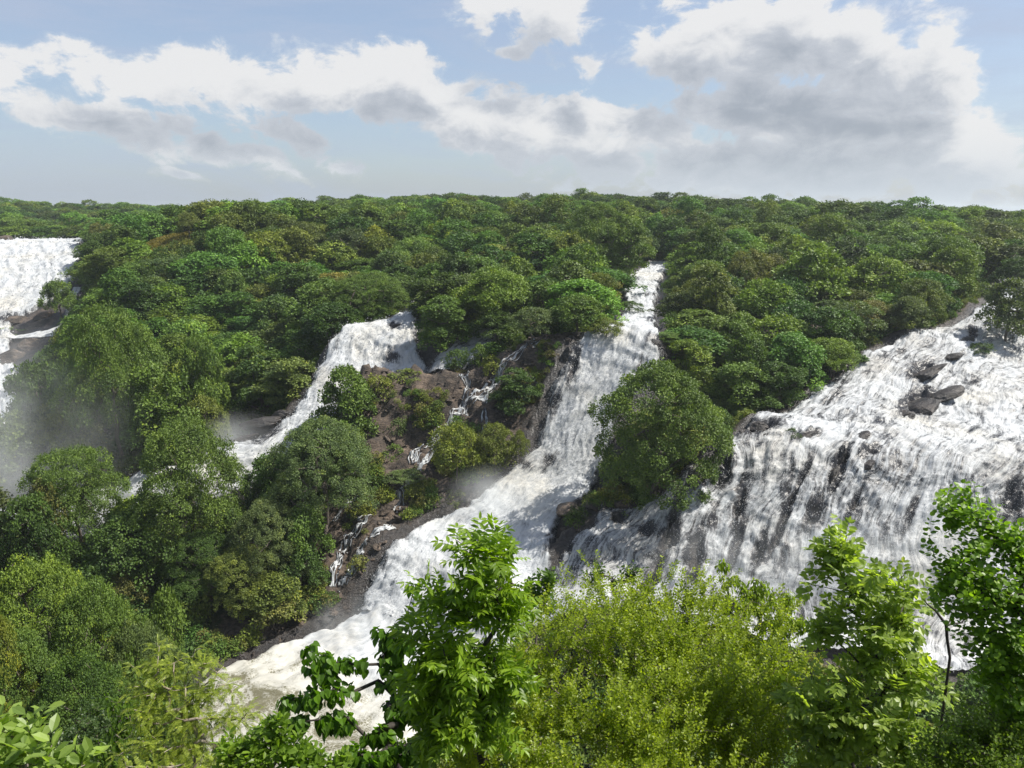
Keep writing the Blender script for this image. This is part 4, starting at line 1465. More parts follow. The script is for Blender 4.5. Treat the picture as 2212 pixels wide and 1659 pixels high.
HERO = [
    # the gorge's own landmarks
    (1430, 788, 107.5, 300, 'great', 'mid', 'biggest round dark green tree, between the central and the right waterfall', 0),
    (952, 648, 143, 128, 'tall', 'mid', 'creeper hung tree leaning over the gap between the left and the small middle fall', 0),
    (1308, 690, 131.5, 92, 'airy', 'olive', 'small olive tree standing in the lip of the central waterfall', 0),
    (1112, 806, 126.0, 108, 'tall', 'deep', 'dense dark green tree clinging to the cliff left of the central waterfall', 1),
    (985, 922, 115.2, 135, 'airy', 'yellow', 'yellowish olive tree with a pale trunk at the foot of the cliff', 1),
    (1070, 918, 117, 105, 'airy', 'olive', 'olive shrub tree right beside the yellowish tree at the cliff foot', 0),
    (1122, 935, 118, 50, 'airy', 'olive', 'smallest olive shrub at the cliff foot, touching the central waterfall', 1),
    (872, 1020, 117, 100, 'airy', 'grey', 'grey green shrub with a rivulet under it, left of the olive trees', 0),
    (400, 927, 106, 290, 'rain', 'mid', 'widest layered tree on the wooded island left of the pool', 0),
    (150, 985, 109, 235, 'rain', 'mid', 'layered tree at the left end of the wooded island', 1),
    (692, 908, 109, 265, 'near', 'grey', 'tall round grey green tree at the right end of the wooded island', 0),
    (742, 803, 127, 150, 'round', 'mid', 'tree on the left shoulder of the brown cliff', 2, 975),
    (585, 985, 113, 140, 'round', 'dark', 'dark round tree at the misty foot of the left waterfall', 1, 1110),
    (570, 1085, 101.5, 190, 'near', 'grey', 'muted grey green tree in front of the widest layered tree', 1),
    (650, 1100, 103, 130, 'round', 'mid', 'round tree on the brown bank edge beside the curved rivulets', 1),
    (520, 1180, 98.8, 200, 'near', 'olive', 'drooping olive tree overhanging the pool bank', 0),
    (440, 1150, 100.5, 190, 'near', 'dark', 'dark tree under the widest layered tree', 1),
    (270, 1135, 102.5, 230, 'layered', 'dark', 'shaded layered tree on the island beside the white backwater', 1),
    (90, 1050, 104, 120, 'airy', 'brown', 'brownish tree with bare forked limbs on the island', 1),
    (70, 1090, 101, 170, 'layered', 'dark', 'dark layered tree at the left edge of the island', 2),
    (262, 1240, 99, 120, 'airy', 'brown', 'brownish low tree in front of the shaded layered tree', 0),
    (590, 1245, 97.9, 140, 'round', 'olive', 'low olive tree on the bank above the foaming pool', 2),
    (645, 1180, 100.4, 110, 'round', 'dark', 'small dark tree beside the lowest rivulet', 3),
    (228, 682, 128, 250, 'rain', 'mid', 'tallest spreading tree rising out of the mist on the left', 0),
    (80, 805, 131, 190, 'layered', 'dark', 'misty dark tree left of the tallest spreading tree', 0),
    (335, 800, 126, 150, 'tall', 'mid', 'misty tree right of the tallest spreading tree', 1),
    (425, 752, 139, 145, 'layered', 'mid', 'flat topped tree between the tallest spreading tree and the left hill', 2),
    (150, 880, 127, 180, 'layered', 'olive', 'low spreading tree in the mist under the tallest one', 1),
    (440, 860, 131, 120, 'airy', 'olive', 'pale olive tree by the misty run of the left waterfall', 0),
    (30, 900, 124, 160, 'round', 'grey', 'faint grey tree deep in the mist at the left edge', 2),
    # near bank on the left
    (60, 1205, 60, 340, 'near', 'bright', 'large bright green tree on the near bank at the left edge', 0),
    (195, 1268, 59, 290, 'near', 'mid', 'round tree right of the large one on the near bank', 1),
    (290, 1345, 58, 230, 'near', 'grey', 'grey green tree at the right end of the near bank', 0),
    (346, 1305, 64, 120, 'tall', 'mid', 'slim tree hung with leaf columns at the end of the near bank', 0),
    (30, 1375, 52, 280, 'near', 'mid', 'shaded tree low on the near bank at the left edge', 1),
    (-60, 1300, 50, 220, 'near', 'yellow', 'yellow tinged tree cut off by the left edge of the near bank', 1),
    (160, 1425, 50, 270, 'near', 'dark', 'dark tree beneath the near bank trees', 0),
    (290, 1445, 54, 210, 'round', 'mid', 'low leafy tree at the foot of the near bank by the pool', 1),
    # river bank of the centre
    (1290, 440, 206, 170, 'great', 'mid', 'largest broad crown on the upper river bank', 0),
    (1360, 480, 200, 110, 'tall', 'mid', 'tree right at the bend of the upper river', 1),
    (1060, 590, 152, 190, 'layered', 'bright', 'wide bright crown on the island above the cliff', 0),
    (1180, 612, 153, 150, 'round', 'mid', 'round tree beside the wide bright crown on the island', 0),
    (1250, 640, 147, 130, 'round', 'mid', 'dense round tree on the island nearest the central lip', 1),
    (1150, 668, 142, 120, 'airy', 'grey', 'grey green tree at the front of the island above the ledge', 1),
    (1070, 676, 143, 130, 'round', 'dark', 'dark tree at the front left of the island', 3),
    (1300, 600, 156, 100, 'layered', 'olive', 'flat olive crown on the island beside the upper river', 2),
    (1362, 652, 152.5, 70, 'airy', 'dark', 'thin dark tree on a mid river rock', 1),
    (1010, 600, 158, 120, 'round', 'grey', 'grey green crown at the back of the island', 2),
    # hill between centre and right
    (1620, 545, 178, 130, 'airy', 'brown', 'tall pale brownish tree on the right hill', 0),
    (1760, 535, 172, 200, 'round', 'bright', 'big bright green dome on the right hill', 3),
    (1500, 610, 176, 120, 'airy', 'olive', 'olive tree on the right bank of the upper river', 1),
    (1905, 560, 172, 170, 'round', 'bright', 'bright dome near the head of the right waterfall', 1),
    (2040, 520, 190, 180, 'layered', 'mid', 'wide flat crown behind the head of the right waterfall', 0),
    (1850, 655, 160, 150, 'airy', 'grey', 'grey green tree at the top edge of the right waterfall', 0),
    (1965, 645, 154, 100, 'round', 'grey', 'grey green tree leaning over the right waterfall head', 2),
    (2190, 612, 148, 136, 'round', 'grey', 'dark grey green tree on the rock at the right edge', 3),
    (2200, 560, 178, 90, 'round', 'deep', 'deep green tree behind the tree at the right edge', 0),
    (1495, 742, 133, 130, 'tall', 'bright', 'bright yellow green tree right of the central waterfall', 0),
    (1590, 700, 142, 130, 'round', 'mid', 'mid green crown on the shady slope of the right hill', 2),
    (1690, 690, 145, 170, 'round', 'bright', 'sunlit crown in the middle of the right hill slope', 0),
    (1800, 740, 139, 140, 'layered', 'bright', 'yellow green crown overhanging the right waterfall', 1),
    (1600, 790, 127, 150, 'tall', 'mid', 'hanging green tree on the lower slope of the right hill', 1),
    (1690, 790, 128.5, 120, 'tall', 'dark', 'dark tree overhanging the left bank of the right waterfall', 2),
    (1540, 880, 118, 90, 'round', 'dark', 'dark low tree behind the biggest tree at the bank', 1),
    (1440, 720, 141, 80, 'tall', 'mid', 'narrow tree at the right side of the central lip', 2),
    # left hill
    (405, 460, 233, 60, 'airy', 'olive', 'lone tree with a bare pale trunk on the grassy clearing', 0),
    (800, 588, 162, 190, 'near', 'mid', 'large round crown over the lip of the left waterfall', 0, 705),
    (700, 610, 163, 150, 'round', 'mid', 'round crown left of the lip of the left waterfall', 1, 712),
    (650, 720, 152, 120, 'tall', 'dark', 'dark creeper draped tree above the foot of the left waterfall', 0),
    (560, 760, 147, 150, 'tall', 'dark', 'dark draped tree on the lower left hill', 1),
    (650, 480, 300, 90, 'tall', 'bright', 'tall pale green tree on the skyline of the left hill', 2),
    (122, 610, 250, 80, 'round', 'mid', 'bushy tree on the rock island of the distant waterfall', 0),
    (205, 525, 222, 70, 'tall', 'dark', 'dark tree at the edge between the distant waterfall and the left hill', 0),
    (148, 465, 420, 34, 'airy', 'brown', 'straw coloured tree on the far bank of the distant waterfall', 1),
]
for h_ in HERO:
    tree_px(*h_[:8], vbase=h_[8] if len(h_) > 8 else None)

SHRUBS = [
    (815, 812, 131, 66, 'shrub', 'yellow', 'yellow green shrub on the left half of the brown cliff', 0, 868),
    (1062, 772, 131.5, 56, 'shrub', 'yellow', 'yellow shrub on top of the cliff beside the rivulet', 1, 815),
    (985, 757, 136.5, 66, 'shrub', 'dark', 'dark shrub between the small middle fall and the cliff top', 0, 800),
    (1035, 748, 136, 54, 'shrub', 'mid', 'upright shrub right of the dark cliff top shrub', 1, 795),
    (860, 905, 126, 50, 'shrub', 'grey', 'grey green shrub low on the cliff face', 0, 950),
    (930, 880, 126.5, 50, 'shrub', 'olive', 'olive shrub hanging on the cliff face', 1, 920),
    (880, 800, 134, 90, 'shrub', 'olive', 'low olive scrub along the top of the brown cliff', 1, 822),
    (800, 905, 127, 70, 'shrub', 'mid', 'leafy shrub at the left foot of the cliff', 0, 960),
    (850, 965, 122.5, 60, 'shrub', 'mid', 'shrub beneath the grey green cliff shrub', 1, 1010),
    (1300, 1075, 107.5, 60, 'shrub', 'mid', 'green tuft on the ledge below the biggest tree', 0, 1110),
    (1390, 1080, 106, 90, 'shrub', 'bright', 'bright shrub on the ledge at the foot of the biggest tree', 1, 1125),
    (1512, 1062, 103, 62, 'shrub', 'dark', 'small dark bush on the low rock at the left edge of the right waterfall', 0, 1085),
    (1713, 928, 109.6, 40, 'shrub', 'dark', 'tiny sapling on a rock at the lip of the right waterfall', 1, 962),
    (590, 1300, 95.5, 110, 'shrub', 'brown', 'brownish reeds like shrub where the bank meets the pool', 0, 1345),
    (440, 1365, 92.5, 70, 'shrub', 'brown', 'rust tinged shrub standing in the pool edge', 1, 1405),
    (690, 1250, 101, 40, 'shrub', 'olive', 'small olive shrub on the brown bank', 0, 1275),
    (900, 1010, 119, 56, 'shrub', 'mid', 'shrub between the rivulets and the grey shrub', 1, 1050),
    (980, 1060, 114.5, 70, 'shrub', 'olive', 'scrub on the bank above the rapids', 0, 1090),
    (1085, 960, 118.8, 70, 'shrub', 'olive', 'low scrub under the olive shrub trees', 1, 1010),
    (760, 1050, 115.5, 70, 'shrub', 'mid', 'shrub above the faint rivulet', 0, 1100),
    (810, 1085, 112.8, 50, 'shrub', 'grey', 'small grey shrub between the faint rivulet and the little fan of water', 1, 1120),
    (925, 1080, 112.5, 70, 'shrub', 'dark', 'dark scrub right of the little fan of water', 0, 1130),
    (60, 855, 212, 100, 'shrub', 'mid', 'pale bush below the grey slab at the left edge', 1, 900),
    (30, 705, 249, 80, 'shrub', 'mid', 'low bush on the rock island at the left edge', 0, 722),
    (2120, 742, 143, 60, 'shrub', 'dark', 'dark bush under the tree at the right edge', 0, 765),
]
for (u, vt, Y, w, kind, colr, lab, idx, vb) in SHRUBS:
    tree_px(u, vt, Y, w, kind, colr, lab, idx, name='shrub', cat='shrub', vbase=vb + 4)

# ------------------------------------------------------------------ the forest
def forest_candidates():
    """blue-noise scatter of standing places on the wooded ground"""
    cand = []
    cell = 4.0
    grid = {}

    def ok(x, y, r):
        ci, cj = int(x // cell), int(y // cell)
        n = int(r // cell) + 2
        for a in range(ci - n, ci + n + 1):
            for b in range(cj - n, cj + n + 1):
                for (qx, qy, qr) in grid.get((a, b), ()):
                    if (qx - x) ** 2 + (qy - y) ** 2 < ((r + qr) * .5) ** 2:
                        return False
        return True

    def put(x, y, r):
        grid.setdefault((int(x // cell), int(y // cell)), []).append((x, y, r))

    for (x, y, r) in TREES_AT:
        put(x, y, r * 1.25)
    n = 26000
    yy = 88 + (620 - 88) * RNG.random(n) ** .8
    xx = RNG.uniform(-1, 1, n) * (yy * .78 + 15)
    order = np.argsort(yy)
    xx, yy = xx[order], yy[order]
    wdist = water_dist(xx, yy)
    rk = zone(xx, yy, _rz)
    gr = zone(xx, yy, _gz)
    for x, y, w_, r_, g_ in zip(xx, yy, wdist, rk, gr):
        rad = 6.8 if y < 200 else (7.6 if y < 320 else 8.6)
        rad *= RNG.uniform(.8, 1.2)
        if w_ < 3.2 and y < 440:
            continue
        if r_ > .25 or g_ > .35:
            continue
        if not ok(x, y, rad):
            continue
        put(x, y, rad)
        cand.append((x, y, rad))
    return cand


cand = forest_candidates()
CX_ = np.array([c[0] for c in cand])
CYY = np.array([c[1] for c in cand])
CR = np.array([c[2] for c in cand])
CZ = ground(CX_, CYY)
pu, pv = project(CX_, CYY, CZ + 7)
pv_top = project(CX_, CYY, CZ + 11)[1]
clearing = (pu > 285) & (pu < 475) & (CYY > 190) & (CYY < 246) & (pv_top < 540)
OPEN = [(2090, 690, 154), (2050, 700, 150), (2130, 662, 162), (2010, 715, 149), (1960, 725, 147), (1400, 600, 210), (1420, 580, 230), (1390, 640, 176), (1380, 690, 152), (800, 720, 149), (760, 725, 149), (880, 690, 152),
        (1010, 750, 144), (1060, 735, 145), (40, 740, 235), (40, 785, 224), (100, 745, 236), (20, 718, 243), (80, 700, 247), (140, 660, 256), (120, 560, 285), (150, 600, 275), (560, 930, 130), (640, 880, 134), (600, 950, 127), (700, 800, 141), (1900, 750, 141), (1800, 800, 134)]
crown_px = CR / dist_along(0, 1.0) / CYY * FPX * .95
blocked = np.zeros(len(CX_), bool)
for (u_, v_, Y_) in OPEN:
    blocked |= (CYY < Y_ - 1) & (np.abs(pu - u_) < crown_px) & (pv_top - 10 < v_) & (project(CX_, CYY, CZ)[1] > v_)
inview = ~blocked & ~clearing & (pu > -110) & (pu < 2330) & (pv < 1250)
CX_, CYY, CR, CZ, pu, pv = [a[inview] for a in (CX_, CYY, CR, CZ, pu, pv)]
# the big tree tops that the front ranks leave visible: size on the picture
rank = np.argsort(-(CR / CYY))
N_IND = 205
ZONES = [
    ('wooded left hill', 'forest trees on the left hill', lambda u, v, Y: u < 860),
    ('wooded slope behind the central island', 'forest trees behind the central island', lambda u, v, Y: u < 1440),
    ('wooded hill left of the right waterfall', 'forest trees on the right hill', lambda u, v, Y: True),
]
SPECIES = [
    ('round', 'dark', 'round dark green tree', .24), ('round', 'mid', 'round leafy green tree', .26), ('round', 'bright', 'rounded bright green tree', .17),
    ('tall', 'mid', 'tall leafy green tree', .12), ('tall', 'dark', 'tall dark green tree', .10), ('layered', 'mid', 'flat topped spreading green tree', .05),
    ('layered', 'olive', 'flat topped olive green tree', .04), ('airy', 'olive', 'thin crowned olive tree', .04), ('airy', 'grey', 'thin crowned grey green tree', .02),
]
SP_P = np.array([s[3] for s in SPECIES]) / sum(s[3] for s in SPECIES)
far_pts = []
SKY_U = [-200, 0, 200, 400, 560, 700, 1100, 1500, 1800, 2000, 2212, 2400]
SKY_V = [424, 428, 441, 444, 434, 420, 415, 420, 434, 434, 455, 458]
for n_, k in enumerate(rank):
    x, y, r, z = CX_[k], CYY[k], CR[k], CZ[k]
    sp = SPECIES[RNG.choice(len(SPECIES), p=SP_P)]
    if y > 300 and sp[0] == 'layered':
        sp = SPECIES[1]
    pr = PROTO[sp[0]][RNG.integers(len(PROTO[sp[0]]))]
    sxy = r * .98 / pr['R'] * RNG.uniform(.9, 1.15)
    ht = RNG.uniform(6.5, 13.0) * (1.0 if y < 300 else .78)
    if sp[0] == 'tall':
        ht *= 1.2
    if water_dist([x], [y])[0] < 7:
        ht *= .8
    v_sky = np.interp(pu[k], SKY_U, SKY_V) - (RNG.uniform(3, 20) if RNG.random() < .26 else RNG.uniform(-8, 3))
    ht = max(min(ht, float(pix(pu[k], v_sky, y)[2]) - z), 3.5)
    sz = ht / pr['H']
    if n_ < N_IND:
        zn = next(q for q in ZONES if q[2](pu[k], pv[k], y))
        rr_ = sxy * pr['R']
        size = 'small' if rr_ < 6.3 else ('broad' if rr_ > 7.6 else 'medium')
        tier = 'high on' if pv[k] < 500 else ('halfway up' if pv[k] < 610 else 'low on')
        u_ = pu[k]
        if 'left hill' in zn[0]:
            near_ = 'towards the distant waterfall' if u_ < 300 else ('under the grassy clearing' if u_ < 560 else 'above the left waterfall')
        elif 'island' in zn[0]:
            near_ = 'on its left side' if u_ < 1060 else ('at its middle' if u_ < 1260 else 'near the upper river')
        else:
            near_ = 'towards the upper river' if u_ < 1620 else ('in its middle' if u_ < 1850 else 'towards the waterfall head')
        kind_ = sp[2].replace(' tree', '').replace('spreading ', '').replace('rounded', 'round')
        zone_ = {'wooded left hill': 'left hill', 'wooded slope behind the central island': 'island back slope'}.get(zn[0], 'right hill')
        place_tree('tree', pr, (x, y, z - .3), sxy, sz, RNG.uniform(0, 6.28), jit_col(sp[1], .32), f'{size} {kind_} tree {tier} the {zone_}, {near_}', 'tree', zn[1])
    else:
        far_pts.append((x, y, z - .3, sxy, sz, sp[0], sp[1]))


# ------------------------------------------------------------------ scatters
def scatter(name, pts, scl, rot, idx, tone, protos, label, cat):
    """one object that sets out copies of the given meshes"""
    col = bpy.data.collections.new(name + '_sources')
    for k, me in enumerate(protos):
        o = bpy.data.objects.new('%s_source_%02d' % (name, k), me)
        col.objects.link(o)
    me = bpy.data.meshes.new(name)
    pts = np.asarray(pts, np.float32)
    me.vertices.add(len(pts))
    me.vertices.foreach_set('co', pts.ravel())
    for an, arr in (('scl', scl), ('rot', rot)):
        at = me.attributes.new(an, 'FLOAT_VECTOR', 'POINT')
        at.data.foreach_set('vector', np.asarray(arr, np.float32).ravel())
    at = me.attributes.new('pick', 'INT', 'POINT')
    at.data.foreach_set('value', np.asarray(idx, np.int32))
    at = me.attributes.new('tone', 'FLOAT_COLOR', 'POINT')
    at.data.foreach_set('color', np.concatenate([tone, np.ones((len(pts), 1))], 1).astype(np.float32).ravel())
    ob = link(name, me)
    ng = bpy.data.node_groups.new(name, 'GeometryNodeTree')
    ng.interface.new_socket('Geometry', in_out='INPUT', socket_type='NodeSocketGeometry')
    ng.interface.new_socket('Geometry', in_out='OUTPUT', socket_type='NodeSocketGeometry')
    gi, go = ng.nodes.new('NodeGroupInput'), ng.nodes.new('NodeGroupOutput')
    ci = ng.nodes.new('GeometryNodeCollectionInfo')
    ci.inputs['Collection'].default_value = col
    ci.inputs['Separate Children'].default_value = True
    ci.inputs['Reset Children'].default_value = True
    ip = ng.nodes.new('GeometryNodeInstanceOnPoints')
    ip.inputs['Pick Instance'].default_value = True

    def na(an, ty):
        n = ng.nodes.new('GeometryNodeInputNamedAttribute')
        n.data_type = ty
        n.inputs['Name'].default_value = an
        return next(s for s in n.outputs if s.enabled)

    e2r = ng.nodes.new('FunctionNodeEulerToRotation')
    lk = ng.links.new
    lk(gi.outputs[0], ip.inputs['Points'])
    lk(ci.outputs[0], ip.inputs['Instance'])
    lk(na('pick', 'INT'), ip.inputs['Instance Index'])
    lk(na('rot', 'FLOAT_VECTOR'), e2r.inputs[0])
    lk(e2r.outputs[0], ip.inputs['Rotation'])
    lk(na('scl', 'FLOAT_VECTOR'), ip.inputs['Scale'])
    lk(ip.outputs[0], go.inputs[0])
    md = ob.modifiers.new('scatter', 'NODES')
    md.node_group = ng
    tag(ob, label, cat, None, 'stuff')
    return ob


def far_proto(name, kind, seed, Ht, Rc, n_leaf, leaf, tf_=.15, cl=None):
    (tv, tf), (pos, dr, nrm, sz, tint) = tree_proto(seed, Ht, Rc, kind, n_leaf, leaf, tf_, clump_r=cl)
    me = leaf_mesh(name, LEAF_QUAD, pos, dr, nrm, sz, M_LEAF_FAR, tint)
    return me


FARP = [far_proto('far_tree', 'round', 301, 10, 5, 4500, .52, .12, 1.0), far_proto('far_tree', 'round', 302, 10, 5, 4500, .52, .12, 1.0),
        far_proto('far_tree', 'tall', 303, 13, 4.6, 4500, .52, .15, 1.0), far_proto('far_tree', 'tall', 304, 13, 4.6, 4500, .52, .15, 1.0),
        far_proto('far_tree', 'layered', 305, 14, 9, 6500, .7, .25, 1.5), far_proto('far_tree', 'round', 306, 9, 5, 3600, .46, .25, .8)]
FMAP = {'round': (0, 1), 'tall': (2, 3), 'layered': (4,), 'airy': (5,)}
fp = np.array([(a[0], a[1], a[2]) for a in far_pts])
fs = np.array([(a[3] * 1.04, a[3] * 1.04, a[4] * 1.04) for a in far_pts])
# a few taller crowns break the skyline
tall_ones = RNG.random(len(fp)) < .16
fs[tall_ones, 2] *= 1.08
fs[tall_ones, :2] *= .8
fr = np.stack([np.zeros(len(fp)), np.zeros(len(fp)), RNG.uniform(0, 6.28, len(fp))], 1)
fi = [FMAP[a[5]][RNG.integers(len(FMAP[a[5]]))] for a in far_pts]
ft = np.array([jit_col(a[6], .32) for a in far_pts])
scatter('distant_forest', fp, fs, fr, fi, ft, FARP, 'distant green forest covering the ridges to the skyline', 'forest')

# low growth under and between the trees
n = 16000
uy = 24 + 276 * RNG.random(n) ** .85
ux = RNG.uniform(-1, 1, n) * (uy * .76 + 14)
okm = (water_dist(ux, uy) > 1.9) & (zone(ux, uy, _rz) < .35) & (zone(ux, uy, _gz) < .30)
ux, uy = ux[okm], uy[okm]
uz = ground(ux, uy)
a_, b_ = project(ux, uy, uz)
okm = (a_ > -120) & (a_ < 2330) & (b_ < 1700)
ux, uy, uz = ux[okm], uy[okm], uz[okm]
UNDER = [far_proto('under_shrub', 'round', 401 + i, 2.4, 1.9, 420, .36, .05, .6) for i in range(3)]
uw = water_dist(ux, uy)
us = RNG.uniform(.6, 1.35, len(ux)) * np.where(uw < 4, .7, 1.0)
scatter('undergrowth', np.stack([ux, uy, uz - .25], 1), np.stack([us, us, us * RNG.uniform(.7, 1.3, len(ux))], 1), np.stack([0 * ux, 0 * ux, RNG.uniform(0, 6.28, len(ux))], 1),
        RNG.integers(0, 3, len(ux)), np.array([jit_col(RNG.choice(['dark', 'deep', 'mid', 'mid', 'olive']), .2) for _ in ux]), UNDER,
        'low green undergrowth covering the gorge slopes', 'undergrowth')

# broken rock lying on the ledges and cliff faces
n = 5200
k_ = RNG.integers(0, len(_rz), n)
rxy = _rz[k_, :2] + RNG.normal(size=(n, 2)) * _rz[k_, 2:3] * .55
okm = (zone(rxy[:, 0], rxy[:, 1], _rz) > .3) & (water_dist(rxy[:, 0], rxy[:, 1]) > .5) & (rxy[:, 1] < 200)
rxy = rxy[okm][:620]
rzz = ground(rxy[:, 0], rxy[:, 1])
rs = RNG.lognormal(-.85, .45, len(rxy))
scatter('rubble', np.stack([rxy[:, 0], rxy[:, 1], rzz - rs * .12], 1), np.stack([rs * 1.3, rs, rs * RNG.uniform(.3, .7, len(rs))], 1),
        np.stack([RNG.normal(0, .35, len(rs)), RNG.normal(0, .35, len(rs)), RNG.uniform(0, 6.28, len(rs))], 1), RNG.integers(0, 4, len(rs)), np.ones((len(rs), 3)) * .1,
        ROCKS_DRY, 'broken brown rock lying over the cliff and ledges', 'rock')
# scrub clinging to the cliff
n = 3600
k_ = RNG.integers(0, len(_rz), n)
rxy = _rz[k_, :2] + RNG.normal(size=(n, 2)) * _rz[k_, 2:3] * .6
okm = (zone(rxy[:, 0], rxy[:, 1], _rz) > .3) & (water_dist(rxy[:, 0], rxy[:, 1]) > 1.5) & (rxy[:, 1] < 200) & (fbm(np.stack([rxy[:, 0], rxy[:, 1], rxy[:, 0] * 0], 1) * .22, 2, 5) > np.where(rxy[:, 1] > 122, .57, .50))
rxy = rxy[okm]
rzz = ground(rxy[:, 0], rxy[:, 1])
rs = RNG.uniform(.2, .75, len(rxy)) * np.where(rxy[:, 1] < 127, 1.15, .7)
scatter('scrub', np.stack([rxy[:, 0], rxy[:, 1], rzz - .1], 1), np.stack([rs, rs, rs], 1), np.stack([0 * rs, 0 * rs, RNG.uniform(0, 6.28, len(rs))], 1), RNG.integers(0, 3, len(rs)),
        np.array([jit_col(RNG.choice(['olive', 'mid', 'brown', 'yellow', 'dark']), .2) for _ in rs]), UNDER, 'tufts of olive scrub clinging to the cliff', 'scrub')

# dry grass on the clearing of the left hill
n = 9000
k_ = RNG.integers(0, len(_gz), n)
gxy = _gz[k_, :2] + RNG.normal(size=(n, 2)) * _gz[k_, 2:3] * .55
okm = zone(gxy[:, 0], gxy[:, 1], _gz) > .3
gxy = gxy[okm]
gz_ = ground(gxy[:, 0], gxy[:, 1])
gp = np.stack([gxy[:, 0], gxy[:, 1], gz_], 1)
gd = norm(RNG.normal(size=(len(gp), 3)) * .35 + np.array([0, 0, 1.0]))
gme = leaf_mesh('grass', LEAF_STRIP, gp, gd, norm(RNG.normal(size=(len(gp), 3))), RNG.uniform(.5, 1.1, len(gp)), M_GRASS, RNG.uniform(.2, .85, len(gp)))
gob = link('grass', gme)
gob.color = (.17, .15, .05, 1)
tag(gob, 'dry yellow grass on the clearing of the left hill', 'grass', None, 'stuff')

# ------------------------------------------------------------------ plants on the viewpoint's own slope
def unit_leaf_meshes(name, template, mat):
    out = []
    for tint in (.2, .4, .6, .82):
        out.append(leaf_mesh(name, template, np.zeros((1, 3)), np.array([[0, 1.0, 0]]), np.array([[0, 0, 1.0]]), np.ones(1), mat, np.array([tint])))
    return out


def rot_about(v, axis, ang):
    axis = axis / max(np.linalg.norm(axis), 1e-9)
    return v * math.cos(ang) + np.cross(axis, v) * math.sin(ang) + axis * axis.dot(v) * (1 - math.cos(ang))


UPV = np.array([0, 0, 1.0])


def sprig(rg, p, d, style, S):
    """leaves of one twig end: list of (pos, dir, normal, size)"""
    out = []
    side0 = np.cross(d, UPV)
    if np.linalg.norm(side0) < .1:
        side0 = np.array([1.0, 0, 0])
    side0 = norm(side0)
    if style == 'pinnate':
        n = S.get('rachis', 6)
        a0 = rg.uniform(0, 6.28)
        for k in range(n):
            a = a0 + k * 2.4
            el = rg.uniform(.35, 1.15)
            rd = norm(d * math.cos(el) + (side0 * math.cos(a) + np.cross(d, side0) * math.sin(a)) * math.sin(el))
            L = S['rlen'] * rg.uniform(.7, 1.15)
            m = S['pairs']
            q = p - d * rg.uniform(0, S['rlen'] * .8)
            step = L / m
            drop = S.get('droop', .5)
            nrm = norm(UPV + rg.normal(size=3) * .35)
            for i in range(m):
                rd = norm(rd - UPV * drop * step * 1.6)
                q = q + rd * step
                sd = norm(np.cross(rd, nrm))
                sc = S['leaf'] * rg.uniform(.75, 1.15) * (0.75 + .5 * math.sin(math.pi * (i + .6) / (m + .4)))
                for s in (-1, 1):
                    ld = norm(sd * s + rd * .65 - UPV * rg.uniform(.0, .5) + rg.normal(size=3) * .12)
                    out.append((q, ld, norm(np.cross(sd * s, rd) * s * 1.0 + nrm * .8 + rg.normal(size=3) * .28), sc))
            out.append((q, norm(rd - UPV * .2), nrm, S['leaf'] * rg.uniform(.8, 1.1)))
    elif style == 'hanging':
        n = S.get('count', 12)
        for k in range(n):
            a = k * 2.4 + rg.uniform(-.4, .4)
            h = rg.uniform(0, .16)
            out_d = norm(side0 * math.cos(a) + np.cross(d, side0) * math.sin(a) + d * .2)
            q = p - d * h + out_d * rg.uniform(.02, .10) + UPV * rg.uniform(-.02, .05)
            ld = norm(out_d * rg.uniform(.35, .75) - UPV * rg.uniform(.55, 1.1))
            out.append((q, ld, norm(out_d + UPV * .5 + rg.normal(size=3) * .25), S['leaf'] * rg.uniform(.7, 1.2)))
    elif style == 'feather':
        n = S.get('rachis', 5)
        a0 = rg.uniform(0, 6.28)
        for k in range(n):
            a = a0 + k * 2.4
            rd = norm(d * .6 + side0 * math.cos(a) + np.cross(d, side0) * math.sin(a) * .7 + UPV * .25)
            L = S['rlen'] * rg.uniform(.7, 1.2)
            m = S['pairs']
            q = p - d * rg.uniform(0, .25)
            nrm = norm(UPV + rg.normal(size=3) * .3)
            for i in range(m):
                rd = norm(rd - UPV * .09)
                q = q + rd * L / m
                sd = norm(np.cross(rd, nrm))
                sc = S['leaf'] * (0.5 + .7 * math.sin(math.pi * (i + .8) / (m + .8)))
                for s in (-1, 1):
                    out.append((q, norm(sd * s + rd * .45 + UPV * .06), norm(nrm + rg.normal(size=3) * .15), sc * rg.uniform(.85, 1.15)))
    else:                                       # leaves set singly along the twig
        n = S.get('count', 16)
        Ls = S.get('len', .3)
        dr = norm(d + UPV * S.get('up', .5) + rg.normal(size=3) * .25)
        for i in range(n):
            f = (i + rg.uniform(0, 1)) / n
            a = i * 2.4
            s2 = norm(np.cross(dr, np.array([.3, .2, .9])))
            o = norm(s2 * math.cos(a) + np.cross(dr, s2) * math.sin(a))
            q = p + dr * (f - .55) * Ls + o * S.get('off', .012)
            ld = norm(o * S.get('open', .8) + dr * .6 - UPV * S.get('droop', .0) + rg.normal(size=3) * .2)
            out.append((q, ld, norm(UPV * .7 + dr * .5 + o * .1 + rg.normal(size=3) * .4), S['leaf'] * rg.uniform(.65, 1.2)))
    return out


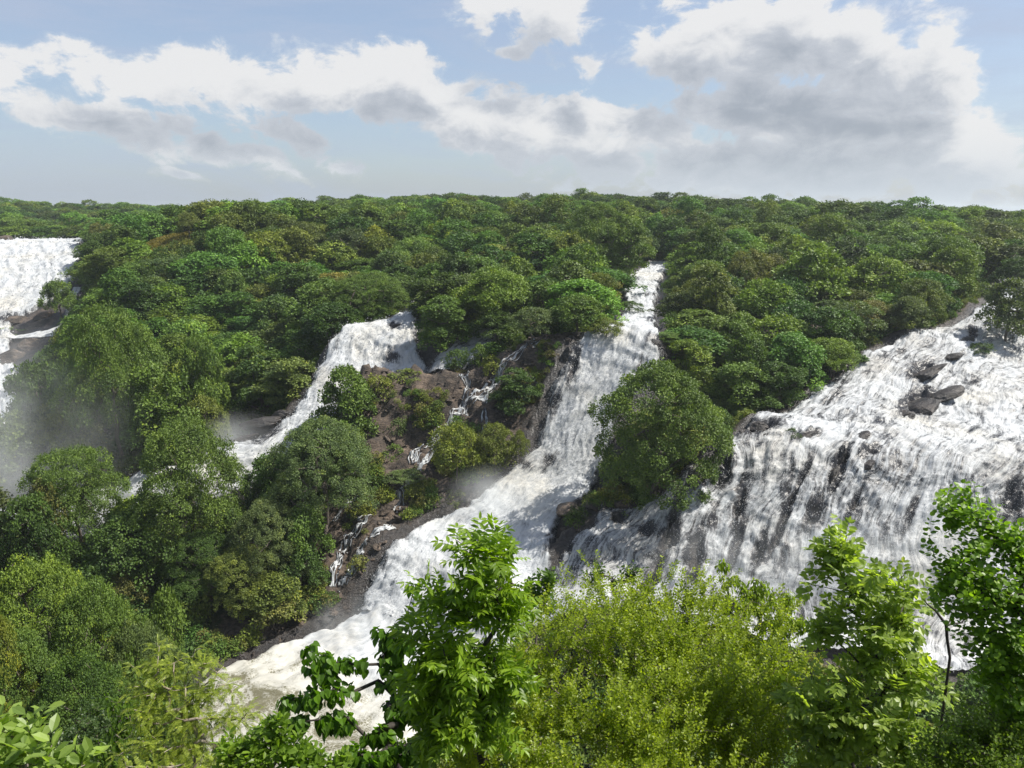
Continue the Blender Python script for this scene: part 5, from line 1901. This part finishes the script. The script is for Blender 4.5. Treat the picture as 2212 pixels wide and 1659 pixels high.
def near_plant(name, label, cat, lobes, base, top, n_twigs, style, S, template, colour, bark, seed, n_leaf_parts=0, r_base=.06, r_tip=.004, group=None, shell=.55, seg=.28, mat=None):
    rg = np.random.default_rng(seed)
    mat = mat or M_LEAF_NEAR
    E = []
    for l in lobes:
        u, v, Y, ru, rv = l[:5]
        c = pix(u, v, Y)
        k = dist_along(v, Y) / FPX
        E.append((c, ru * k, rv * k))
    vol = np.array([a * a * b for _, a, b in E]) ** .72
    tuft = S.get('tuft', 1)
    pick = rg.choice(len(E), max(n_twigs // tuft, 1), p=vol / vol.sum())
    T, OUTW = [], []
    for e in pick:
        c, a, b = E[e]
        d = norm(rg.normal(size=3))
        r = rg.uniform(shell, 1.0) if rg.random() < .72 else rg.uniform(.1, shell)
        q = c + d * np.array([a, min(a, b) * 1.1, b]) * r
        T.append(q)
        OUTW.append(d)
        lean = norm(d * .6 + np.array([0, 0, .9]) + rg.normal(size=3) * .3)
        for _ in range(tuft - 1):
            T.append(q + lean * rg.uniform(-.45, .35) * S.get('tlen', 1.0) + rg.normal(size=3) * S.get('tspread', .10))
            OUTW.append(norm(d + lean + rg.normal(size=3) * .4))
    T, OUTW = np.array(T), np.array(OUTW)
    bx = pix(base[0], 1400, base[1])
    gz = float(ground(bx[0], base[1])[0])
    tp = pix(*top)
    nodes, par, w, ends = skeleton(rg, (bx[0], base[1], gz - .3), tp, T, seg=seg, wander=.2)
    tv, tf = tubes(nodes, par, w, r_tip, r_base, 5, .6)
    root = empty(name, (bx[0], base[1], gz))
    org = np.array((bx[0], base[1], gz))
    tr = link('trunk', mesh_np(name + '_trunk', tv - org, tf, bark, True), root)
    A = []
    for ti, ni in ends.items():
        pd = nodes[ni] - nodes[par[ni]]
        d = norm(norm(pd) * .8 + OUTW[ti] * .5 + UPV * .3)
        A.extend(sprig(rg, nodes[ni], d, style, S))
    pos = np.array([a[0] for a in A])
    dr = np.array([a[1] for a in A])
    nr = np.array([a[2] for a in A])
    sz = np.array([a[3] for a in A])
    tint = np.clip(rg.normal(.45, .2, len(A)), 0, 1)
    dist = np.linalg.norm(pos, axis=1) - rg.uniform(0, .6, len(pos)) - sz * 3
    parts = np.zeros(len(pos), bool)
    if n_leaf_parts:
        a_, b_ = project(pos[:, 0], pos[:, 1], pos[:, 2])
        dist = np.where((a_ > 0) & (a_ < 2212) & (b_ < 1659), dist, 1e3)
        parts[np.argsort(dist)[:n_leaf_parts]] = True
    rest = ~parts
    fo = link('foliage', leaf_mesh(name + '_foliage', template, pos[rest] - org, dr[rest], nr[rest], sz[rest], mat, tint[rest]), root)
    fo.color = (*colour, 1)
    fo['kind'] = 'stuff'
    if n_leaf_parts:
        um = unit_leaf_meshes(name + '_leaf', template, mat)
        Fm = frames(dr, nr)
        for i in np.nonzero(parts)[0]:
            lo = bpy.data.objects.new('leaf', um[min(int(tint[i] * 4), 3)])
            m = Matrix.Identity(4)
            for r_ in range(3):
                for c_ in range(3):
                    m[r_][c_] = Fm[i, c_, r_] * sz[i]
                m[r_][3] = pos[i, r_] - org[r_]
            lo.matrix_local = m
            lo.color = (*colour, 1)
            lo.parent = root
            COL.objects.link(lo)
    tag(root, label, cat, group)
    return root


# yellow green fine leaved bush that fills the foot of the picture
near_plant('fine_leaf_bush', 'huge yellow green fine leaved bush along the bottom, right of the bright lance leaved tree', 'bush',
           [(1170, 1330, 11.5, 70, 60), (1290, 1285, 12, 90, 58), (1440, 1320, 12, 120, 60), (1600, 1360, 11.5, 110, 66), (1140, 1420, 10.8, 110, 90), (1340, 1410, 10.8, 170, 100),
            (1560, 1450, 10.6, 150, 100), (1670, 1500, 10.6, 80, 100), (1100, 1540, 9.8, 150, 100), (1320, 1560, 9.4, 200, 110), (1540, 1590, 9.6, 170, 100), (1000, 1630, 9.2, 110, 70),
            (1200, 1680, 8.6, 180, 60), (1450, 1690, 8.6, 180, 60), (1660, 1640, 9.6, 100, 80), (1290, 1235, 12.4, 26, 24), (1230, 1270, 12.3, 40, 34), (1380, 1290, 12.3, 40, 24), (1520, 1300, 12.3, 40, 24)],
           (1350, 11.6), (1350, 1480, 11.0), 3300, 'along', {'count': 26, 'len': .36, 'leaf': .054, 'up': .5, 'open': .9, 'tuft': 11, 'tlen': 1.1, 'tspread': .13}, LEAF_QUAD,
           (.225, .295, .026), M_BARK, 501, 0, .09, .0022, seg=.4)
near_plant('lance_leaf_tree', 'bright green lance leaved young tree rising in front of the lower white rapids', 'tree',
           [(1022, 1178, 8.8, 24, 26), (1000, 1208, 8.8, 40, 28), (1060, 1223, 8.8, 40, 36), (925, 1210, 8.7, 18, 14), (975, 1263, 8.7, 56, 40), (1055, 1293, 8.8, 52, 54), (985, 1313, 8.6, 62, 54), (1070, 1348, 8.8, 40, 54),
            (930, 1388, 8.6, 58, 50), (1010, 1408, 8.6, 76, 60), (1060, 1448, 8.7, 50, 50), (900, 1468, 8.6, 66, 50), (985, 1498, 8.6, 76, 50), (930, 1558, 8.5, 70, 44), (1030, 1548, 8.7, 60, 44)],
           (1045, 8.9), (1040, 1420, 8.75), 170, 'pinnate', {'rachis': 5, 'rlen': .30, 'pairs': 5, 'leaf': .125, 'droop': .8, 'tuft': 3, 'tlen': .5, 'tspread': .12}, LEAF_LANCE,
           (.170, .275, .022), M_BARK_DARK, 502, 240, .075, .005)
near_plant('heart_leaf_tree', 'dark tree with drooping heart shaped leaves and crooked limbs, left of the lance leaved tree', 'tree',
           [(888, 1268, 11.0, 24, 12), (868, 1300, 11.0, 24, 14), (785, 1362, 10.9, 40, 16), (835, 1372, 10.9, 36, 20), (880, 1380, 10.8, 40, 26), (840, 1402, 10.8, 26, 18), (668, 1420, 10.5, 34, 24), (700, 1436, 10.5, 34, 30), (748, 1432, 10.6, 36, 26),
            (790, 1425, 10.7, 26, 20), (622, 1508, 10.3, 30, 24), (672, 1500, 10.3, 34, 30), (730, 1496, 10.4, 40, 30), (604, 1546, 10.2, 28, 20), (660, 1556, 10.2, 36, 24), (720, 1562, 10.2, 44, 26), (850, 1460, 10.6, 60, 40), (920, 1480, 10.6, 56, 46),
            (880, 1530, 10.5, 66, 40), (800, 1600, 10.0, 60, 36), (870, 1630, 10.0, 76, 40), (940, 1590, 10.4, 50, 50), (790, 1650, 9.8, 50, 26)],
           (900, 10.9), (845, 1520, 10.55), 150, 'hanging', {'count': 15, 'leaf': .15}, LEAF_HEART,
           (.090, .190, .018), M_BARK_DARK, 503, 260, .085, .007)
near_plant('oval_leaf_tree', 'pale glossy green tree with oval leaflets in front of the right waterfall', 'tree',
           [(1800, 1215, 9.7, 44, 30), (1850, 1232, 9.7, 46, 30), (1775, 1270, 9.6, 44, 40), (1840, 1290, 9.6, 56, 44), (1905, 1280, 9.6, 56, 44), (1960, 1330, 9.6, 44, 46), (1810, 1350, 9.5, 60, 46), (1890, 1370, 9.4, 66, 50), (1790, 1430, 9.3, 60, 56),
            (1890, 1460, 9.3, 80, 60), (1975, 1470, 9.3, 60, 44), (2045, 1515, 9.2, 50, 30), (1800, 1530, 9.2, 74, 60), (1910, 1560, 9.1, 90, 60), (2000, 1580, 9.1, 60, 50), (1790, 1630, 9.1, 80, 50), (1930, 1660, 8.9, 100, 50)],
           (1880, 9.9), (1870, 1420, 9.60), 215, 'pinnate', {'rachis': 5, 'rlen': .26, 'pairs': 4, 'leaf': .105, 'droop': .8, 'tuft': 4, 'tlen': .5, 'tspread': .14}, LEAF_OVAL,
           (.240, .330, .080), M_BARK_DARK, 504, 260, .06, .005)
near_plant('round_leaf_tree', 'green round leaved tree crowding in at the right edge', 'tree',
           [(2035, 1112, 8.2, 34, 16), (2090, 1120, 8.2, 50, 26), (2150, 1140, 8.2, 60, 30), (2215, 1125, 8.2, 50, 36), (2060, 1170, 8.1, 50, 26), (2130, 1190, 8.1, 70, 40), (2210, 1210, 8.1, 60, 50), (2060, 1235, 8.0, 46, 30), (2120, 1265, 8.0, 66, 44),
            (2205, 1290, 8.0, 66, 56), (2105, 1335, 7.9, 50, 36), (2170, 1365, 7.9, 70, 50), (2230, 1420, 7.9, 60, 70), (2150, 1440, 7.8, 50, 44), (2190, 1510, 7.8, 60, 56), (2260, 1330, 7.9, 60, 90)],
           (2190, 8.3), (2180, 1360, 8.10), 330, 'along', {'count': 26, 'len': .42, 'leaf': .062, 'tuft': 4, 'tlen': .6, 'tspread': .12, 'up': .2, 'open': 1.0, 'off': .03, 'droop': .2}, LEAF_ROUND,
           (.140, .250, .022), M_BARK_DARK, 505, 260, .06, .004)
near_plant('small_leaf_bush', 'shaded small leaved bush filling the bottom right corner', 'bush',
           [(2100, 1580, 7.6, 80, 50), (2190, 1600, 7.6, 80, 60), (2040, 1640, 7.4, 80, 50), (2150, 1660, 7.3, 100, 50), (2220, 1560, 7.8, 50, 60)],
           (2120, 8.1), (2120, 1600, 7.70), 330, 'along', {'count': 22, 'len': .34, 'leaf': .05, 'up': .4, 'open': .9}, LEAF_QUAD,
           (.130, .205, .030), M_BARK, 506, 0, .04, .003)
near_plant('drooping_leaf_tree', 'yellow green tree with small drooping leaves behind the fine leaved bush', 'tree',
           [(1560, 1222, 14, 24, 14), (1578, 1252, 14, 30, 20), (1640, 1278, 13.8, 50, 26), (1695, 1300, 13.8, 46, 30), (1610, 1310, 13.6, 60, 26), (1680, 1350, 13.4, 60, 36), (1560, 1300, 13.6, 30, 20), (1735, 1345, 13.4, 24, 26)],
           (1600, 14), (1590, 1330, 13.8), 190, 'hanging', {'count': 15, 'leaf': .105}, LEAF_LANCE,
           (.165, .245, .022), M_BARK_DARK, 507, 160, .06, .006)
near_plant('feather_leaf_tree', 'feathery yellow green acacia with pale crooked limbs at the bottom left', 'tree',
           [(340, 1402, 13.4, 22, 14), (425, 1398, 13.4, 26, 16), (300, 1440, 13.2, 40, 20), (370, 1435, 13.2, 50, 26), (440, 1440, 13.2, 46, 26), (290, 1490, 13, 46, 26), (350, 1485, 13, 60, 30), (440, 1490, 13, 60, 30), (505, 1495, 13, 34, 26), (320, 1545, 12.7, 60, 34),
            (410, 1550, 12.7, 70, 34), (490, 1555, 12.7, 56, 34), (300, 1610, 12.4, 60, 36), (390, 1615, 12.4, 70, 36), (480, 1620, 12.4, 60, 36), (545, 1530, 13, 30, 30), (350, 1660, 12, 80, 30), (460, 1665, 12, 80, 30)],
           (420, 13.2), (415, 1560, 12.9), 250, 'feather', {'rachis': 5, 'rlen': .30, 'pairs': 14, 'leaf': .038}, LEAF_STRIP,
           (.270, .335, .066), M_BARK_PALE, 508, 0, .085, .006, seg=.35)
near_plant('broad_leaf_shrub', 'pale broad leaved shrub in the bottom left corner', 'shrub',
           [(20, 1580, 5.3, 44, 30), (72, 1570, 5.3, 26, 36), (30, 1640, 5.1, 60, 36), (100, 1630, 5.1, 44, 30), (160, 1655, 5.1, 40, 24), (75, 1535, 5.3, 6, 6)],
           (40, 5.6), (50, 1620, 5.4), 36, 'along', {'count': 9, 'len': .26, 'leaf': .125, 'up': .9, 'open': .9}, LEAF_OVAL,
           (.215, .310, .080), M_BARK_PALE, 509, 220, .012, .004, seg=.12)
near_plant('obovate_leaf_shrub', 'bright green shrub with upright leaf rosettes at the bottom, below the heart leaved tree', 'shrub',
           [(585, 1575, 8, 44, 26), (540, 1610, 7.9, 50, 30), (620, 1612, 7.9, 56, 30), (500, 1645, 7.8, 50, 26), (570, 1655, 7.7, 60, 26), (660, 1640, 7.8, 50, 30), (720, 1650, 7.8, 40, 30), (480, 1600, 8, 24, 24)],
           (590, 8.4), (590, 1660, 8.1), 120, 'along', {'count': 13, 'len': .16, 'leaf': .10, 'up': .9, 'open': .9}, LEAF_OVAL,
           (.145, .240, .030), M_BARK, 510, 260, .022, .004, seg=.2)
near_plant('grey_leaf_bush', 'grey green small leaved bush between the broad leaved shrub and the feathery acacia', 'bush',
           [(215, 1545, 17, 44, 26), (255, 1575, 16.6, 44, 40), (190, 1600, 16.4, 50, 40), (240, 1640, 16, 70, 40), (140, 1620, 16, 50, 44)],
           (220, 17), (220, 1600, 16.6), 260, 'along', {'count': 20, 'len': .5, 'leaf': .085, 'up': .6, 'open': .9}, LEAF_QUAD,
           (.080, .130, .050), M_BARK, 511, 0, .05, .004)
near_plant('leafy_sapling', 'leafy green sapling with lance leaves beside the feathery acacia', 'sapling',
           [(235, 1520, 15, 30, 22), (280, 1530, 15, 30, 30), (270, 1575, 14.8, 46, 30), (240, 1620, 14.5, 50, 40)],
           (260, 15), (260, 1580, 14.8), 60, 'hanging', {'count': 14, 'leaf': .15}, LEAF_LANCE,
           (.095, .170, .022), M_BARK, 512, 120, .03, .004)
near_plant('leafy_sprig', 'small leafy sprig poking up behind the top left of the fine leaved bush', 'sapling',
           [(1150, 1280, 15.5, 24, 26), (1182, 1252, 15.5, 26, 22), (1170, 1300, 15.4, 30, 26)],
           (1165, 15.5), (1166, 1310, 15.5), 44, 'along', {'count': 14, 'len': .35, 'leaf': .13, 'up': .6, 'open': .9}, LEAF_OVAL,
           (.085, .160, .022), M_BARK, 513, 100, .03, .005)
near_plant('dark_twig_bush', 'dark twiggy bush between the fine leaved bush and the thin cascade', 'bush',
           [(1290, 1240, 17, 30, 18), (1330, 1258, 17, 20, 24), (1365, 1245, 17, 26, 22)],
           (1320, 17), (1322, 1290, 17), 46, 'along', {'count': 10, 'len': .4, 'leaf': .10, 'up': .5, 'open': .9}, LEAF_OVAL,
           (.055, .105, .016), M_BARK_DARK, 514, 0, .04, .010)

# the bare twig standing in the gap beside the round leaved tree
rg_ = np.random.default_rng(77)
tw = [pix(2052, 1420, 8.7), pix(2046, 1380, 8.75), pix(2044, 1350, 8.75), pix(2020, 1318, 8.75), pix(2034, 1280, 8.8), pix(2004, 1306, 8.7), pix(1996, 1296, 8.7), pix(2062, 1330, 8.8), pix(2070, 1300, 8.85), pix(2078, 1345, 8.8), pix(2092, 1322, 8.85)]
tpar = [-1, 0, 1, 2, 3, 3, 5, 2, 7, 2, 9]
gb = pix(2060, 1400, 8.7)
gzb = float(ground(gb[0], 8.7)[0])
tw = [np.array((gb[0], 8.7, gzb - .2))] + tw
tpar = [-1] + [p + 1 if p >= 0 else 0 for p in tpar]
twn = np.array(tw)
ww = np.ones(len(tw))
for i in range(len(tw) - 1, 0, -1):
    ww[tpar[i]] += ww[i] * .6
tv, tf = tubes(twn, tpar, ww, .005, .020, 6, .6)
tb = link('bare_sapling', mesh_np('bare_sapling', tv - np.array((gb[0], 8.7, gzb)), tf, M_BARK_DARK, True))
tb.location = (gb[0], 8.7, gzb)
tag(tb, 'bare dark forked sapling without leaves in the gap left of the round leaved tree', 'sapling')

# ------------------------------------------------------------------ flying spray over the white water
def make_spray():
    P, D, N, S = [], [], [], []
    rg = np.random.default_rng(900)
    for k, cnt, size, hgt in (('right', 120000, .14, .5), ('cascade', 9000, .13, .35), ('centre', 70000, .15, .6), ('left', 16000, .22, .6), ('middle', 3000, .18, .4), ('distant', 9000, .55, 1.6)):
        o, V, st, thin, prof = falls_out[k]
        pr = (prof > .6) * (.15 + st) * (1.05 - thin)
        pr = pr.ravel() / pr.sum()
        i = rg.choice(len(pr), cnt, p=pr)
        flow = np.gradient(V, axis=0).reshape(-1, 3)[i]
        side = np.gradient(V, axis=1).reshape(-1, 3)[i]
        nr = norm(np.cross(side, flow))
        nr = np.where(nr[:, 2:3] < 0, -nr, nr)
        h = rg.exponential(.28, cnt) * hgt
        jit = rg.normal(size=(cnt, 3)) * .2
        P.append(V.reshape(-1, 3)[i] + nr * (h + .02)[:, None] + jit * np.array([1, 1, .3]))
        D.append(norm(norm(flow) + rg.normal(size=(cnt, 3)) * .5))
        N.append(norm(nr + rg.normal(size=(cnt, 3)) * .7))
        S.append(size * rg.uniform(.4, 1.3, cnt))
    P, D, N, S = map(np.concatenate, (P, D, N, S))
    tri = (np.array([(-.3, 0, 0), (.3, .1, 0), (.05, 1, 0)], float), np.array([(0, 1, 2, 2)]))
    me = leaf_mesh('spray', tri, P, D, N, S, M_SPRAY, np.ones(len(P)))
    tag(link('spray', me), 'white flying spray and froth leaping off the waterfalls', 'spray', None, 'stuff')


m_, t_ = new_mat('spray')
g_ = NT(t_)
o_ = g_.n('ShaderNodeOutputMaterial')
d_ = g_.n('ShaderNodeBsdfDiffuse')
d_.inputs['Color'].default_value = (.58, .59, .60, 1)
tr_ = g_.n('ShaderNodeBsdfTranslucent')
tr_.inputs['Color'].default_value = (.58, .59, .60, 1)
mx_ = g_.n('ShaderNodeMixShader')
mx_.inputs[0].default_value = .5
g_.l(d_.outputs[0], mx_.inputs[1])
g_.l(tr_.outputs[0], mx_.inputs[2])
g_.l(mx_.outputs[0], o_.inputs['Surface'])
M_SPRAY = m_
make_spray()


# ------------------------------------------------------------------ drifting mist and the air itself
def box_mesh(name, lo, hi, mat):
    x0, y0, z0 = lo
    x1, y1, z1 = hi
    V = [(x0, y0, z0), (x1, y0, z0), (x1, y1, z0), (x0, y1, z0), (x0, y0, z1), (x1, y0, z1), (x1, y1, z1), (x0, y1, z1)]
    F = [(0, 3, 2, 1), (4, 5, 6, 7), (0, 1, 5, 4), (1, 2, 6, 5), (2, 3, 7, 6), (3, 0, 4, 7)]
    me = bpy.data.meshes.new(name)
    me.from_pydata(V, [], F)
    me.materials.append(mat)
    return me


def mist_material(name, dens, scale):
    m, t = new_mat(name)
    g = NT(t)
    out = g.n('ShaderNodeOutputMaterial')
    pv = g.n('ShaderNodeVolumePrincipled')
    pv.inputs['Color'].default_value = (.95, .98, 1.0, 1)
    pv.inputs['Anisotropy'].default_value = 0.0
    tc = g.n('ShaderNodeTexCoord').outputs['Object']
    ln = g.n('ShaderNodeVectorMath', operation='LENGTH')
    g.l(tc, ln.inputs[0])
    fall = g.step(ln.outputs['Value'], .15, .98, 1., 0.)
    pos = g.n('ShaderNodeNewGeometry').outputs['Position']
    nz = g.noise(g.vmul(pos, (1, 1, .55)), scale, 4, .6, .8)
    dn = g.math('MULTIPLY', g.math('MULTIPLY', fall, g.step(nz, .32, .68)), dens)
    g.l(dn, pv.inputs['Density'])
    g.l(pv.outputs[0], out.inputs['Volume'])
    return m


def ball_mesh(name, mat):
    nu, nv = 20, 11
    V, F = [(0, 0, 1)], []
    for j in range(1, nv):
        ph = math.pi * j / nv
        for i in range(nu):
            th = 2 * math.pi * i / nu
            V.append((math.sin(ph) * math.cos(th), math.sin(ph) * math.sin(th), math.cos(ph)))
    V.append((0, 0, -1))
    for i in range(nu):
        F.append((0, 1 + i, 1 + (i + 1) % nu))
        b = 1 + (nv - 2) * nu
        F.append((len(V) - 1, b + (i + 1) % nu, b + i))
    for j in range(nv - 2):
        for i in range(nu):
            a = 1 + j * nu
            F.append((a + i, a + nu + i, a + nu + (i + 1) % nu, a + (i + 1) % nu))
    me = bpy.data.meshes.new(name)
    me.from_pydata(V, [], F)
    me.materials.append(mat)
    return me


MISTS = [
    # u, v, Y, half width px, half height px, half depth m, density, noise scale, label
    (-10, 950, 119, 400, 250, 15, .036, .10, 'pale mist drifting through the trees at the left edge'),
    (-20, 1010, 110, 150, 230, 10, .040, .10, 'thin column of spray at the left edge below the misty trees'),
    (-60, 820, 200, 330, 180, 25, .028, .04, 'mist below the distant waterfall'),
    (520, 955, 128, 120, 80, 8, .08, .12, 'mist hanging over the run below the left waterfall'),
    (1110, 1065, 110, 190, 80, 6, .12, .16, 'spray cloud at the foot of the central waterfall'),
    (770, 1350, 95, 130, 80, 5, .13, .18, 'spray cloud at the foot of the lower white rapids'),
    (1800, 1230, 95, 560, 150, 6, .10, .14, 'spray veil along the foot of the right waterfall'),
]
for (u, v, Y, w, h, dp, dens, nsc, lab) in MISTS:
    c = pix(u, v, Y)
    k = dist_along(v, Y) / FPX
    o = link('mist', ball_mesh('mist', mist_material('mist', dens, nsc)))
    o.location = c
    o.scale = (w * k, dp, h * k)
    tag(o, lab, 'mist', None, 'stuff')

hm, ht_ = new_mat('haze')
hg = NT(ht_)
ho = hg.n('ShaderNodeOutputMaterial')
hv = hg.n('ShaderNodeVolumePrincipled')
hv.inputs['Color'].default_value = (.86, .93, 1.0, 1)
hv.inputs['Density'].default_value = .00014
hv.inputs['Anisotropy'].default_value = .3
hg.l(hv.outputs[0], ho.inputs['Volume'])
zmin = float(tz.min())
hz_ = link('haze', box_mesh('haze', (-4700, -320, zmin - 1.5), (4950, 6150, 42), hm))
tag(hz_, 'thin pale haze filling the air over the gorge', 'haze', None, 'stuff')
